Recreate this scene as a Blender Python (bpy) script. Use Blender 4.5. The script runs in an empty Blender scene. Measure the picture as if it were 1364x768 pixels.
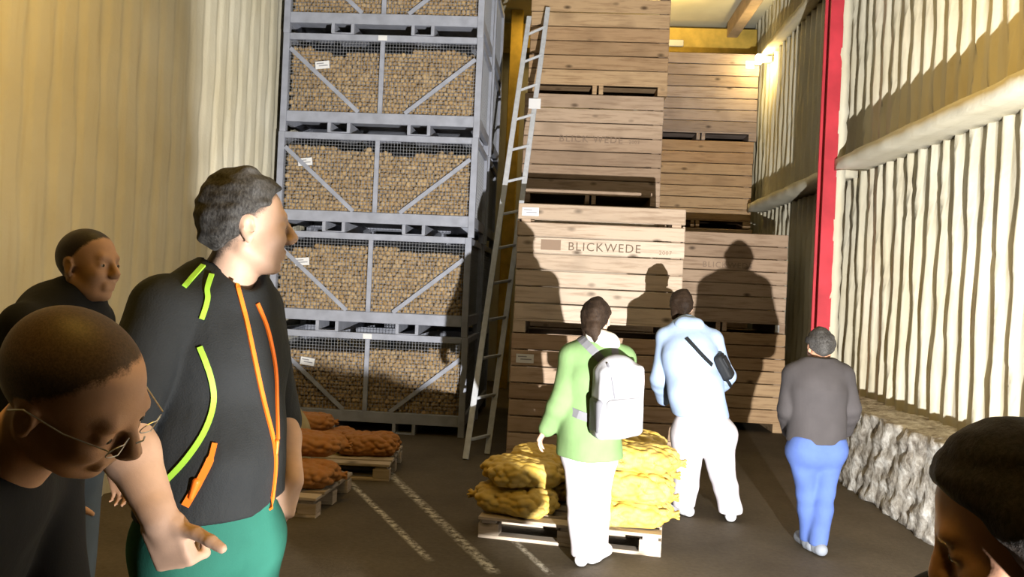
import bpy, bmesh, math, random
import numpy as np
from mathutils import Vector, Matrix, Quaternion

SC = bpy.context.scene
COL = SC.collection
rnd = random.Random(7)

# ------------------------------------------------------------------ camera
FPX = 1061.0
CAM_H = 1.665
ROLL = math.radians(2.6)
YAW = math.radians(3.4)
F_ = Vector((-math.sin(YAW), math.cos(YAW), 0))
r0 = Vector((math.cos(YAW), math.sin(YAW), 0))
u0 = Vector((0, 0, 1))
R_ = r0 * math.cos(ROLL) + u0 * -math.sin(ROLL) * -1
U_ = u0 * math.cos(ROLL) - r0 * math.sin(ROLL)
CAMP = Vector((0, 0, CAM_H))
cam = bpy.data.cameras.new('camera')
cam_o = bpy.data.objects.new('camera', cam)
COL.objects.link(cam_o)
cam.sensor_fit = 'HORIZONTAL'
cam.sensor_width = 36.0
cam.lens = 36.0 * FPX / 1364.0
cam.clip_start = 0.02
m3 = Matrix((R_, U_, -F_)).transposed()
cam_o.matrix_world = Matrix.Translation(CAMP) @ m3.to_4x4()
SC.camera = cam_o


def ray(px, py):
    return (R_ * ((px - 682) / FPX) + U_ * ((384 - py) / FPX) + F_)


def at(px, py, y):
    d = ray(px, py)
    return CAMP + d * (y / d.y)


def at_floor(px, py):
    d = ray(px, py)
    return CAMP + d * (-CAM_H / d.z)


# ------------------------------------------------------------------ tagging
def tag(o, label=None, cat=None, group=None, kind=None):
    if label: o['label'] = label
    if cat: o['category'] = cat
    if group: o['group'] = group
    if kind: o['kind'] = kind
    return o


def empty(name, loc, rz=0.0):
    o = bpy.data.objects.new(name, None)
    o.empty_display_size = 0.1
    o.location = loc
    o.rotation_euler = (0, 0, rz)
    COL.objects.link(o)
    return o


def link(name, me, mat=None, parent=None, smooth=False):
    o = bpy.data.objects.new(name, me)
    COL.objects.link(o)
    if mat is not None:
        me.materials.clear()
        me.materials.append(mat)
    if parent is not None:
        o.parent = parent
    if smooth:
        me.polygons.foreach_set('use_smooth', [True] * len(me.polygons))
    return o


def copy_tree(o, parent=None):
    c = o.copy()
    COL.objects.link(c)
    c.parent = parent
    for ch in list(o.children):
        copy_tree(ch, c)
    return c


class MB:
    """collects simple shapes in one mesh"""
    def __init__(s):
        s.v = []; s.f = []

    def add(s, vs, fs):
        b = len(s.v)
        s.v.extend([tuple(v) for v in vs])
        s.f.extend([tuple(i + b for i in f) for f in fs])

    def box(s, x0, x1, y0, y1, z0, z1, bev=0.0, M=None):
        if bev <= 0:
            vs = [(x, y, z) for x in (x0, x1) for y in (y0, y1) for z in (z0, z1)]
            fs = [(0, 1, 3, 2), (4, 6, 7, 5), (0, 4, 5, 1), (2, 3, 7, 6), (0, 2, 6, 4), (1, 5, 7, 3)]
        else:
            bm = bmesh.new()
            bmesh.ops.create_cube(bm, size=1.0)
            for v in bm.verts:
                v.co = Vector(((x0 + x1) / 2 + v.co.x * (x1 - x0), (y0 + y1) / 2 + v.co.y * (y1 - y0), (z0 + z1) / 2 + v.co.z * (z1 - z0)))
            bmesh.ops.bevel(bm, geom=bm.edges[:], offset=bev, segments=1, affect='EDGES')
            bm.verts.index_update()
            vs = [v.co.copy() for v in bm.verts]
            fs = [tuple(v.index for v in f.verts) for f in bm.faces]
            bm.free()
        if M is not None:
            vs = [M @ Vector(v) for v in vs]
        s.add(vs, fs)

    def bar(s, a, b, w, t, up=(0, 0, 1), bev=0.0):
        """rectangular bar from a to b; w across, t along up-ish"""
        a = Vector(a); b = Vector(b)
        d = (b - a); L = d.length; d.normalize()
        upv = Vector(up)
        x = d.cross(upv)
        if x.length < 1e-5: x = d.cross(Vector((1, 0, 0)))
        x.normalize()
        z = x.cross(d)
        M = Matrix((x, d, z)).transposed().to_4x4()
        M.translation = a
        s.box(-w / 2, w / 2, 0, L, -t / 2, t / 2, bev, M)

    def tube(s, pts, r, n=8, flat=None):
        pts = [Vector(p) for p in pts]
        rings = []
        m = len(pts)
        rs = r if isinstance(r, (list, tuple)) else [r] * m
        prev = None
        for i, p in enumerate(pts):
            d = (pts[min(i + 1, m - 1)] - pts[max(i - 1, 0)]).normalized()
            if prev is None:
                x = d.orthogonal().normalized()
            else:
                x = (prev - d * prev.dot(d)).normalized()
            prev = x
            y = d.cross(x)
            rings.append([p + (x * math.cos(2 * math.pi * k / n) + y * math.sin(2 * math.pi * k / n)) * rs[i] for k in range(n)])
        vs = [v for rg in rings for v in rg]
        fs = []
        for i in range(m - 1):
            for k in range(n):
                k2 = (k + 1) % n
                fs.append((i * n + k, i * n + k2, (i + 1) * n + k2, (i + 1) * n + k))
        fs.append(tuple(range(n))[::-1])
        fs.append(tuple((m - 1) * n + k for k in range(n)))
        s.add(vs, fs)

    def mesh(s, name):
        me = bpy.data.meshes.new(name)
        me.from_pydata(s.v, [], s.f)
        me.validate()
        bm = bmesh.new(); bm.from_mesh(me)
        bmesh.ops.recalc_face_normals(bm, faces=bm.faces[:])
        bm.to_mesh(me); bm.free()
        return me

    def build(s, name, mat, parent=None, smooth=False):
        return link(name, s.mesh(name), mat, parent, smooth)


# ------------------------------------------------------------------ materials
def newmat(name):
    m = bpy.data.materials.new(name)
    m.use_nodes = True
    nt = m.node_tree
    b = nt.nodes['Principled BSDF']
    return m, nt, b


def N(nt, t, **kw):
    n = nt.nodes.new(t)
    for k, v in kw.items():
        if k in n.inputs:
            n.inputs[k].default_value = v
        else:
            setattr(n, k, v)
    return n


def ramp(nt, fac, stops):
    r = nt.nodes.new('ShaderNodeValToRGB')
    cr = r.color_ramp
    while len(cr.elements) < len(stops): cr.elements.new(0.5)
    for e, (p, c) in zip(cr.elements, stops):
        e.position = p; e.color = (*c, 1) if len(c) == 3 else c
    nt.links.new(fac, r.inputs[0])
    return r.outputs[0]


def mix(nt, fac, a, b, blend='MIX'):
    n = nt.nodes.new('ShaderNodeMix'); n.data_type = 'RGBA'; n.blend_type = blend
    for sock, v in ((0, fac), (6, a), (7, b)):
        if hasattr(v, 'links') or isinstance(v, bpy.types.NodeSocket): nt.links.new(v, n.inputs[sock])
        elif sock == 0: n.inputs[0].default_value = v
        else: n.inputs[sock].default_value = (*v, 1)
    return n.outputs[2]


def bump(nt, b, h, strength=0.3, dist=0.01):
    n = nt.nodes.new('ShaderNodeBump')
    n.inputs['Strength'].default_value = strength
    n.inputs['Distance'].default_value = dist
    nt.links.new(h, n.inputs['Height'])
    nt.links.new(n.outputs[0], b.inputs['Normal'])


def coords(nt, scale=(1, 1, 1), kind='Object'):
    tc = nt.nodes.new('ShaderNodeTexCoord')
    mp = nt.nodes.new('ShaderNodeMapping')
    mp.inputs['Scale'].default_value = scale
    nt.links.new(tc.outputs[kind], mp.inputs[0])
    return mp.outputs[0]


def noise(nt, vec, scale, detail=3, rough=0.5, out='Fac'):
    n = nt.nodes.new('ShaderNodeTexNoise')
    n.inputs['Scale'].default_value = scale
    n.inputs['Detail'].default_value = detail
    n.inputs['Roughness'].default_value = rough
    nt.links.new(vec, n.inputs['Vector'])
    return n.outputs[out]


def plain(name, col, rough=0.6, metal=0.0, nscale=None, namp=0.15, bmp=0.0, bscale=60, spec=0.3):
    m, nt, b = newmat(name)
    b.inputs['Roughness'].default_value = rough
    b.inputs['Metallic'].default_value = metal
    b.inputs['Specular IOR Level'].default_value = spec
    if nscale:
        v = coords(nt)
        f = noise(nt, v, nscale)
        d = tuple(c * (1 - namp) for c in col); l = tuple(min(1, c * (1 + namp)) for c in col)
        nt.links.new(ramp(nt, f, [(0.3, d), (0.7, l)]), b.inputs['Base Color'])
        if bmp:
            bump(nt, b, noise(nt, v, bscale), bmp, 0.004)
    else:
        b.inputs['Base Color'].default_value = (*col, 1)
        if bmp:
            v = coords(nt)
            bump(nt, b, noise(nt, v, bscale), bmp, 0.004)
    return m


def emit(name, col, strength):
    m, nt, b = newmat(name)
    b.inputs['Base Color'].default_value = (*col, 1)
    b.inputs['Emission Color'].default_value = (*col, 1)
    b.inputs['Emission Strength'].default_value = strength
    return m


def wood_mat(name, pale, mid, dark):
    m, nt, b = newmat(name)
    b.inputs['Roughness'].default_value = 0.75
    b.inputs['Specular IOR Level'].default_value = 0.2
    geo = nt.nodes.new('ShaderNodeNewGeometry')
    oi = nt.nodes.new('ShaderNodeObjectInfo')
    tc = nt.nodes.new('ShaderNodeTexCoord')
    # shift the grain per plank
    comb = nt.nodes.new('ShaderNodeVectorMath'); comb.operation = 'MULTIPLY_ADD'
    nt.links.new(geo.outputs['Random Per Island'], comb.inputs[0])
    comb.inputs[1].default_value = (37, 17, 23)
    nt.links.new(tc.outputs['Object'], comb.inputs[2])
    add2 = nt.nodes.new('ShaderNodeVectorMath'); add2.operation = 'MULTIPLY_ADD'
    nt.links.new(oi.outputs['Random'], add2.inputs[0])
    add2.inputs[1].default_value = (11, 7, 5)
    nt.links.new(comb.outputs[0], add2.inputs[2])
    mp = nt.nodes.new('ShaderNodeMapping'); mp.inputs['Scale'].default_value = (1.2, 5, 14)
    nt.links.new(add2.outputs[0], mp.inputs[0])
    grain = noise(nt, mp.outputs[0], 2.2, 6, 0.62)
    big = noise(nt, add2.outputs[0], 2.0, 2)
    # base plank colour varies by plank
    rr = nt.nodes.new('ShaderNodeMath'); rr.operation = 'FRACT'
    sm = nt.nodes.new('ShaderNodeMath'); sm.operation = 'MULTIPLY_ADD'
    nt.links.new(oi.outputs['Random'], sm.inputs[0]); sm.inputs[1].default_value = 7.31
    nt.links.new(geo.outputs['Random Per Island'], sm.inputs[2])
    nt.links.new(sm.outputs[0], rr.inputs[0])
    c1 = ramp(nt, rr.outputs[0], [(0.0, mid), (0.35, pale), (0.7, tuple((a + c) / 2 for a, c in zip(pale, mid))), (1.0, tuple(c * 0.85 for c in mid))])
    c2 = ramp(nt, grain, [(0.30, dark), (0.52, (1, 1, 1)), (0.8, (1, 1, 1))])
    col = mix(nt, 0.55, c1, mix(nt, 1.0, c1, c2, 'MULTIPLY'))
    # knots
    vo = nt.nodes.new('ShaderNodeTexVoronoi')
    mp2 = nt.nodes.new('ShaderNodeMapping'); mp2.inputs['Scale'].default_value = (2.6, 2.6, 5.0)
    nt.links.new(add2.outputs[0], mp2.inputs[0]); nt.links.new(mp2.outputs[0], vo.inputs['Vector'])
    vo.inputs['Scale'].default_value = 1.0
    kn = ramp(nt, vo.outputs['Distance'], [(0.05, (1, 1, 1)), (0.16, (0, 0, 0))])
    col = mix(nt, kn, col, tuple(c * 0.28 for c in mid))
    st = ramp(nt, big, [(0.55, (0, 0, 0)), (0.75, (0.5, 0.5, 0.5))])
    col = mix(nt, st, col, tuple(c * 0.55 for c in mid))
    nt.links.new(col, b.inputs['Base Color'])
    bump(nt, b, grain, 0.25, 0.004)
    return m


M = {}
M['wood'] = wood_mat('weathered_pine', (0.58, 0.43, 0.31), (0.45, 0.31, 0.21), (0.35, 0.27, 0.2))
M['wood_front'] = wood_mat('pale_pine', (0.68, 0.56, 0.45), (0.56, 0.43, 0.32), (0.4, 0.32, 0.25))
M['wood_grey'] = wood_mat('grey_pine', (0.44, 0.35, 0.30), (0.33, 0.25, 0.20), (0.4, 0.34, 0.3))
M['wood_orange'] = wood_mat('orange_pine', (0.58, 0.40, 0.23), (0.46, 0.29, 0.16), (0.35, 0.25, 0.18))
M['pallet'] = wood_mat('pallet_wood', (0.62, 0.52, 0.42), (0.48, 0.38, 0.28), (0.35, 0.3, 0.25))
M['steel'] = plain('galvanised_steel', (0.36, 0.38, 0.45), 0.55, 0.0, 9, 0.12, 0.05, 80)
M['wire'] = plain('wire_steel', (0.30, 0.31, 0.34), 0.5)
M['alu'] = plain('aluminium', (0.58, 0.60, 0.64), 0.5, 0.0, 20, 0.1)
M['paper'] = plain('white_paper', (0.85, 0.85, 0.86), 0.7)
M['ink'] = plain('dark_ink', (0.17, 0.12, 0.085), 0.8)
M['ink_pale'] = plain('faded_ink', (0.30, 0.21, 0.15), 0.8)
M['print'] = plain('label_print', (0.35, 0.35, 0.38), 0.8)
M['red'] = plain('red_paint', (0.62, 0.05, 0.07), 0.5, 0, 3, 0.2)
M['yellow_beam'] = plain('yellow_painted_beam', (0.62, 0.42, 0.08), 0.55, 0, 6, 0.2)
M['brown_beam'] = plain('cream_brown_beam', (0.55, 0.40, 0.27), 0.6, 0, 6, 0.2)
M['insul'] = plain('cream_ceiling', (0.78, 0.74, 0.58), 0.9, 0, 2, 0.1)


def wall_mat():
    m, nt, b = newmat('cream_foam_wall')
    b.inputs['Roughness'].default_value = 0.9
    b.inputs['Specular IOR Level'].default_value = 0.15
    v = coords(nt)
    f1 = noise(nt, v, 1.3, 4)
    f2 = noise(nt, coords(nt, (1, 6, 0.5)), 2.0, 3)
    c = ramp(nt, f1, [(0.3, (0.70, 0.64, 0.47)), (0.7, (0.80, 0.76, 0.62))])
    c = mix(nt, ramp(nt, f2, [(0.55, (0, 0, 0)), (0.8, (0.45, 0.45, 0.45))]), c, (0.58, 0.50, 0.33))
    nt.links.new(c, b.inputs['Base Color'])
    bump(nt, b, noise(nt, v, 26, 4), 0.35, 0.01)
    return m


M['wall'] = wall_mat()


def plinth_mat():
    m, nt, b = newmat('limed_rough_concrete')
    b.inputs['Roughness'].default_value = 0.9
    v = coords(nt)
    f = noise(nt, v, 9, 6, 0.7)
    c = ramp(nt, f, [(0.32, (0.16, 0.13, 0.10)), (0.48, (0.50, 0.46, 0.40)), (0.62, (0.80, 0.78, 0.73))])
    nt.links.new(c, b.inputs['Base Color'])
    bump(nt, b, f, 0.5, 0.03)
    return m


M['plinth'] = plinth_mat()


def floor_mat(lines):
    m, nt, b = newmat('dusty_dark_concrete')
    v = coords(nt)
    f = noise(nt, v, 1.2, 6, 0.6)
    f2 = noise(nt, v, 30, 4, 0.6)
    c = ramp(nt, f, [(0.25, (0.07, 0.055, 0.036)), (0.75, (0.14, 0.112, 0.078))])
    c = mix(nt, 0.4, c, mix(nt, 1.0, c, ramp(nt, f2, [(0.3, (0.5, 0.5, 0.5)), (0.7, (1.2, 1.2, 1.2))]), 'MULTIPLY'))
    # white dust lines lying on the floor: distance to a segment, broken up by noise
    sep = nt.nodes.new('ShaderNodeSeparateXYZ'); nt.links.new(v, sep.inputs[0])
    for (a, bb, w) in lines:
        d = (bb - a); L = d.length; d = d / L; nrm = Vector((-d.y, d.x, 0))
        def lin(ax, ay, c0):
            q = nt.nodes.new('ShaderNodeMath'); q.operation = 'MULTIPLY_ADD'
            nt.links.new(sep.outputs[0], q.inputs[0]); q.inputs[1].default_value = ax
            q2 = nt.nodes.new('ShaderNodeMath'); q2.operation = 'MULTIPLY_ADD'
            nt.links.new(sep.outputs[1], q2.inputs[0]); q2.inputs[1].default_value = ay; q2.inputs[2].default_value = c0
            nt.links.new(q2.outputs[0], q.inputs[2])
            return q.outputs[0]
        dist = lin(nrm.x, nrm.y, -(nrm.x * a.x + nrm.y * a.y))
        ab = nt.nodes.new('ShaderNodeMath'); ab.operation = 'ABSOLUTE'; nt.links.new(dist, ab.inputs[0])
        m1 = nt.nodes.new('ShaderNodeMapRange'); m1.inputs['From Min'].default_value = w; m1.inputs['From Max'].default_value = w * 0.3
        nt.links.new(ab.outputs[0], m1.inputs[0])
        t = lin(d.x, d.y, -(d.x * a.x + d.y * a.y) - L / 2)
        ab2 = nt.nodes.new('ShaderNodeMath'); ab2.operation = 'ABSOLUTE'; nt.links.new(t, ab2.inputs[0])
        m2 = nt.nodes.new('ShaderNodeMapRange'); m2.inputs['From Min'].default_value = L / 2; m2.inputs['From Max'].default_value = L / 2 - 0.1
        nt.links.new(ab2.outputs[0], m2.inputs[0])
        nn = noise(nt, v, 22, 3, 0.7)
        nm = nt.nodes.new('ShaderNodeMapRange'); nm.inputs['From Min'].default_value = 0.40; nm.inputs['From Max'].default_value = 0.6
        nt.links.new(nn, nm.inputs[0])
        p1 = nt.nodes.new('ShaderNodeMath'); p1.operation = 'MULTIPLY'; nt.links.new(m1.outputs[0], p1.inputs[0]); nt.links.new(m2.outputs[0], p1.inputs[1])
        p2 = nt.nodes.new('ShaderNodeMath'); p2.operation = 'MULTIPLY'; nt.links.new(p1.outputs[0], p2.inputs[0]); nt.links.new(nm.outputs[0], p2.inputs[1])
        c = mix(nt, p2.outputs[0], c, (0.62, 0.58, 0.5))
    nt.links.new(c, b.inputs['Base Color'])
    b.inputs['Roughness'].default_value = 0.75
    b.inputs['Specular IOR Level'].default_value = 0.25
    bump(nt, b, noise(nt, v, 45, 5, 0.7), 0.4, 0.01)
    return m


# ------------------------------------------------------------------ the setting
XL, XR = -3.31, 3.15
YB = 14.2
YN = -1.6
ZC = 6.3
fl = MB()
fl.box(XL - 0.2, XR + 0.2, YN, YB + 0.2, -0.15, 0)
LN = [(at_floor(452, 628), at_floor(575, 748), 0.035), (at_floor(500, 612), at_floor(662, 765), 0.05), (at_floor(676, 712), at_floor(735, 766), 0.03)]
tag(fl.build('floor', floor_mat(LN)), 'dark dusty concrete floor of the potato store', 'floor', kind='structure')


def corrugated(name, x, side, y0, y1, z0, z1, period, depth, seed, duty=0.56):
    """sheet wall with foam-softened vertical ribs; side=-1: ribs stand towards -x"""
    r = random.Random(seed)
    per = 10
    ny = int((y1 - y0) / period * per) + 1
    nz = int((z1 - z0) / 0.16) + 1
    ys = np.linspace(y0, y1, ny); zs = np.linspace(z0, z1, nz)
    Y, Z = np.meshgrid(ys, zs, indexing='ij')
    k = np.floor(Y / period)
    ph = np.array([r.uniform(-1, 1) for _ in range(400)])
    a = ph[(k.astype(int)) % 400]
    wob = 0.014 * np.sin(Z * 3.1 + a * 9) + 0.010 * np.sin(Z * 7.3 + a * 23)
    t = (Y + wob) / period - np.floor((Y + wob) / period)
    dd = np.abs(t - 0.5) * 2            # 0 at rib centre
    w = duty + 0.06 * np.sin(Z * 2.3 + a * 5)
    s = np.clip((w + 0.14 - dd) / 0.28, 0, 1); s = s * s * (3 - 2 * s)
    s = s * (0.9 + 0.1 * np.sin(a * 7 + Z * 1.7)) 
    X = x + side * depth * s + 0.004 * np.sin(Y * 13 + Z * 9)
    co = np.stack([X, Y, Z], -1).reshape(-1, 3)
    i = np.arange(ny - 1)[:, None] * nz + np.arange(nz - 1)[None, :]
    q = np.stack([i, i + nz, i + nz + 1, i + 1], -1).reshape(-1, 4)
    if side < 0: q = q[:, ::-1]
    me = bpy.data.meshes.new(name)
    me.from_pydata(co.tolist(), [], q.tolist())
    return link(name, me, M['wall'], None, True)


def rough_block(name, x0, x1, y0, y1, z0, z1, step, amp, mat, seed=1):
    """block with lumpy faces (foam-coated girt, limed plinth)"""
    bm = bmesh.new()
    nx = max(1, int((x1 - x0) / step)); ny = max(1, int((y1 - y0) / step)); nz = max(1, int((z1 - z0) / step))
    idx = {}
    def vert(i, j, k):
        key = (i, j, k)
        if key not in idx:
            p = np.array([x0 + (x1 - x0) * i / nx, y0 + (y1 - y0) * j / ny, z0 + (z1 - z0) * k / nz])
            n = sum(math.sin(p @ np.array(w) + s) for w, s in (((9, 13, 7), seed), ((23, 17, 29), seed * 2.1), ((31, 41, 19), seed * 3.3), ((11, 5, 37), seed * .7)))
            n2 = sum(math.sin(p @ np.array(w) + s) for w, s in (((13, 7, 11), seed * 4), ((27, 31, 17), seed * 1.7)))
            q = p + amp * np.array([n * .35, n2 * .2, n2 * .35 + n * .1])
            idx[key] = bm.verts.new(q)
        return idx[key]
    def quad(f, a, b):
        for i in range(a):
            for j in range(b):
                bm.faces.new([vert(*f(i, j)), vert(*f(i + 1, j)), vert(*f(i + 1, j + 1)), vert(*f(i, j + 1))])
    quad(lambda i, j: (0, i, j), ny, nz); quad(lambda i, j: (nx, i, j), ny, nz)
    quad(lambda i, j: (i, j, 0), nx, ny); quad(lambda i, j: (i, j, nz), nx, ny)
    quad(lambda i, j: (i, 0, j), nx, nz); quad(lambda i, j: (i, ny, j), nx, nz)
    bmesh.ops.recalc_face_normals(bm, faces=bm.faces[:])
    me = bpy.data.meshes.new(name); bm.to_mesh(me); bm.free()
    return link(name, me, mat, None, True)


PLH = 0.73
tag(corrugated('wall_left', XL, 1, YN, YB, 0, ZC, 0.26, 0.022, 3, 0.72), 'cream foam-coated corrugated side wall beside the steel crates', 'wall', kind='structure')
tag(corrugated('wall_right', XR, -1, YN, YB, 0, ZC, 0.222, 0.055, 5, 0.22), 'cream ribbed side wall with a ledge and a red post', 'wall', kind='structure')
bw = MB(); bw.box(XL - .2, XR + .2, YB, YB + .2, 0, ZC)
tag(bw.build('wall_back', M['wall']), 'end wall behind the stacks', 'wall', kind='structure')
bw = MB(); bw.box(XL - .2, XR + .2, YN - .2, YN, 0, ZC)
tag(bw.build('wall_front', M['wall']), 'wall behind the visitors', 'wall', kind='structure')
ce = MB(); ce.box(XL - .2, XR + .2, YN, YB + .2, ZC, ZC + .2)
tag(ce.build('ceiling', M['insul']), 'pale insulated ceiling', 'ceiling', kind='structure')
tag(rough_block('trim_1', 2.80, XR, YN, 8.48, 3.05, 3.16, 0.1, 0.012, M['wall'], 2), 'foam-coated horizontal ledge along the ribbed wall', 'ledge', kind='structure')
tag(rough_block('trim_2', 2.86, XR, 8.74, 12.6, 3.02, 3.14, 0.1, 0.012, M['wall'], 4), 'foam-coated ledge beyond the red post', 'ledge', kind='structure')
tag(rough_block('trim_3', 2.98, XR, YN, 12.65, 5.45, 5.56, 0.12, 0.012, M['wall'], 6), 'upper ledge high on the ribbed wall', 'ledge', kind='structure')
tag(rough_block('baseboard_right', 2.68, XR, YN, 8.46, 0, PLH, 0.045, 0.026, M['plinth'], 3), 'rough whitewashed concrete plinth below the ribbed wall', 'plinth', kind='structure')
# red steel column: H section
po = MB()
po.box(2.70, 2.835, 8.5, 8.52, 0, ZC); po.box(2.70, 2.835, 8.68, 8.70, 0, ZC); po.box(2.76, 2.775, 8.52, 8.68, 0, ZC)
tag(po.build('trim_4', M['red']), 'red painted steel column against the ribbed wall', 'column', kind='structure')
tag(rough_block('trim_9', 2.83, 2.92, 8.50, 8.70, 0, ZC, .1, .012, M['wall'], 8), 'foam filling between the red post and the ribbed wall', 'pillar', kind='structure')
# beams under the ceiling
def beam(n, x0, x1, y0, y1, z0, z1, mat, lab):
    b = MB(); b.box(x0, x1, y0, y1, z0, z1, 0.01)
    tag(b.build('trim_%d' % n, mat), lab, 'beam', kind='structure')
beam(5, XL, XR, 13.6, 13.9, 5.78, 6.2, M['yellow_beam'], 'yellow beam across the end of the store')
beam(6, 2.62, 2.80, YN, 13.6, 6.05, 6.3, M['brown_beam'], 'cream-brown lengthwise beam under the ceiling')
beam(7, 0.95, 1.9, 13.55, 13.6, 5.87, 5.98, M['insul'], 'pale panel fixed on the yellow beam')
beam(8, -1.0, -0.8, 13.2, 13.4, 0, 6.3, M['yellow_beam'], 'yellow upright between the stacks')
# ------------------------------------------------------------------ wooden boxes
def box_meshes(w, d, h, tag_, topgap=0.006, planks=7):
    out = {}
    fz = 0.13
    def panel(length, t, gap0):
        b = MB()
        ph = (h - fz) / planks
        for i in range(planks):
            z0 = fz + i * ph; z1 = z0 + ph - 0.011
            if gap0 > 0.01 and i == planks - 2: z1 = z0 + ph - gap0
            j = rnd.uniform(-.003, .003)
            b.box(-length / 2 + rnd.uniform(0, .008), length / 2 - rnd.uniform(0, .008), j, t + j, z0, z1, 0.006)
        return b.mesh('side_panel_' + tag_)
    out['front'] = panel(w, .025, topgap); out['side'] = panel(d - .05, .025, 0)
    c = MB(); c.box(-.045, .045, -.045, .045, fz, h - .01, .004); out['post'] = c.mesh('corner_post')
    b = MB()
    b.box(-w / 2 + .03, w / 2 - .03, -d / 2 + .03, d / 2 - .03, fz - .02, fz + .005)          # deck
    for x0, x1 in ((-w / 2, -w / 2 + .12), (-.06, -.005), (.02, .075), (w / 2 - .12, w / 2)):
        b.box(x0, x1, -d / 2, d / 2, 0, fz - .02, .004)
    for x0, x1 in ((-w / 2, w / 2),):
        b.box(x0, x1, -d / 2, -d / 2 + .1, fz - .02, fz, .003); b.box(x0, x1, d / 2 - .1, d / 2, fz - .02, fz, .003)
    out['base'] = b.mesh('skid_base')
    return out


def wood_box(me, w, d, h, x, y, z, rz, label, mat, group='wooden potato boxes'):
    r = empty('wooden_box', (x, y, z), rz)
    tag(r, label, 'box', group)
    for k, (m_, loc, a) in enumerate((('front', (0, -d / 2, 0), 0), ('front', (0, d / 2, 0), math.pi), ('side', (-w / 2, 0, 0), -math.pi / 2), ('side', (w / 2, 0, 0), math.pi / 2))):
        o = bpy.data.objects.new('side_panel', me[m_]); COL.objects.link(o); o.parent = r
        o.location = loc; o.rotation_euler = (0, 0, a)
        if not me[m_].materials: me[m_].materials.append(mat)
        o.material_slots[0].link = 'OBJECT'; o.material_slots[0].material = mat
    for sx in (-1, 1):
        for sy in (-1, 1):
            o = bpy.data.objects.new('corner_post', me['post']); COL.objects.link(o); o.parent = r
            o.location = (sx * (w / 2 - .08), sy * (d / 2 - .075), 0)
            if not me['post'].materials: me['post'].materials.append(M['wood'])
    o = bpy.data.objects.new('skid_base', me['base']); COL.objects.link(o); o.parent = r
    if not me['base'].materials: me['base'].materials.append(mat)
    o.material_slots[0].link = 'OBJECT'; o.material_slots[0].material = mat
    return r


def lettering(txt, size, parent, x, y, z, mat, spacing=1.15, sx=1.0, name='stencil_lettering'):
    cu = bpy.data.curves.new(name, 'FONT')
    cu.body = txt; cu.size = size; cu.space_character = spacing; cu.extrude = 0.0008
    cu.align_x = 'CENTER'; cu.resolution_u = 3
    t = bpy.data.objects.new('tmp', cu); COL.objects.link(t)
    bpy.context.view_layer.update()
    dg = bpy.context.evaluated_depsgraph_get()
    me = bpy.data.meshes.new_from_object(t.evaluated_get(dg))
    bpy.data.objects.remove(t)
    o = link(name, me, mat, parent)
    o.location = (x, y, z); o.rotation_euler = (math.pi / 2, 0, 0); o.scale = (sx, 1, 1)
    return o


def paper_tag(parent, x, y, z, w, h, tilt=0.0, name='paper_label', lines=True):
    b = MB(); b.box(-w / 2, w / 2, -.001, .001, -h / 2, h / 2)
    o = b.build(name, M['paper'], parent)
    o.location = (x, y, z); o.rotation_euler = (0, tilt, 0)
    if lines:
        p = MB()
        p.box(-w * .4, w * .1, -.0022, -.0012, h * .15, h * .28)
        p.box(-w * .25, w * .38, -.0022, -.0012, -h * .15, -h * .02)
        p.build('printed_line', M['print'], o)
    return o


FW, FD, FH = 1.60, 1.20, 1.25
RW, RD, RH = 1.74, 1.20, 1.38
meF = box_meshes(FW, FD, FH, 'a'); meF2 = box_meshes(FW, FD, FH, 'b', topgap=0.03)
meR = box_meshes(RW, RD, RH, 'c')
G = 'wooden potato boxes'
# front stack, two high
SX = at(912, 300, 7.65).x - FW / 2
b1 = wood_box(meF, FW, FD, FH, SX, 7.65 + FD / 2, 0, 0, 'brown wooden box on the floor under the box stencilled with large lettering', M['wood'])
b2 = wood_box(meF2, FW, FD, FH, SX + .01, 7.65 + FD / 2, FH, 0, 'pale wooden box with bold dark stencilled lettering, on top of the nearest stack', M['wood_front'])
ph = (FH - .13) / 7
lettering('BLICKWEDE', .115, b2, .04, -FD / 2 - .004, .13 + 4 * ph + .035, M['ink'])
lettering('2007', .055, b2, .62, -FD / 2 - .004, .13 + 4 * ph + .03, M['ink_pale'])
q = MB(); q.box(-.095, .095, -.001, .001, -.05, .05); q = q.build('faded_stamp', M['ink_pale'], b2); q.location = (-.47, -FD / 2 - .004, .13 + 4.5 * ph)
paper_tag(b2, -.68, -FD / 2 - .006, FH - .09, .16, .08)
paper_tag(b1, -.66, -FD / 2 - .006, FH - .25, .17, .085)
# tall stack behind it, four high
UX = at(885, 160, 10.0).x - RW / 2
labs = ['wooden box at the foot of the tall stack behind the stencilled box', 'second wooden box up in the tall stack behind the stencilled box',
        'wooden box with faint lettering, third up in the tall stack the ladder leans on', 'orange-brown wooden box at the top of the tall stack the ladder leans on']
for i in range(4):
    bb = wood_box(meR, RW, RD, RH, UX + (.01, 0, -.01, .02)[i], 10.0 + RD / 2, i * RH, 0, labs[i], (M['wood'], M['wood'], M['wood'], M['wood_orange'])[i])
    if i == 2:
        p2 = (RH - .13) / 7
        lettering('BLICK WEDE', .12, bb, -.02, -RD / 2 - .004, .13 + 3.6 * p2, M['ink_pale'], 1.2)
        lettering('2003', .06, bb, .52, -RD / 2 - .004, .13 + 3.6 * p2, M['ink_pale'])
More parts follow.
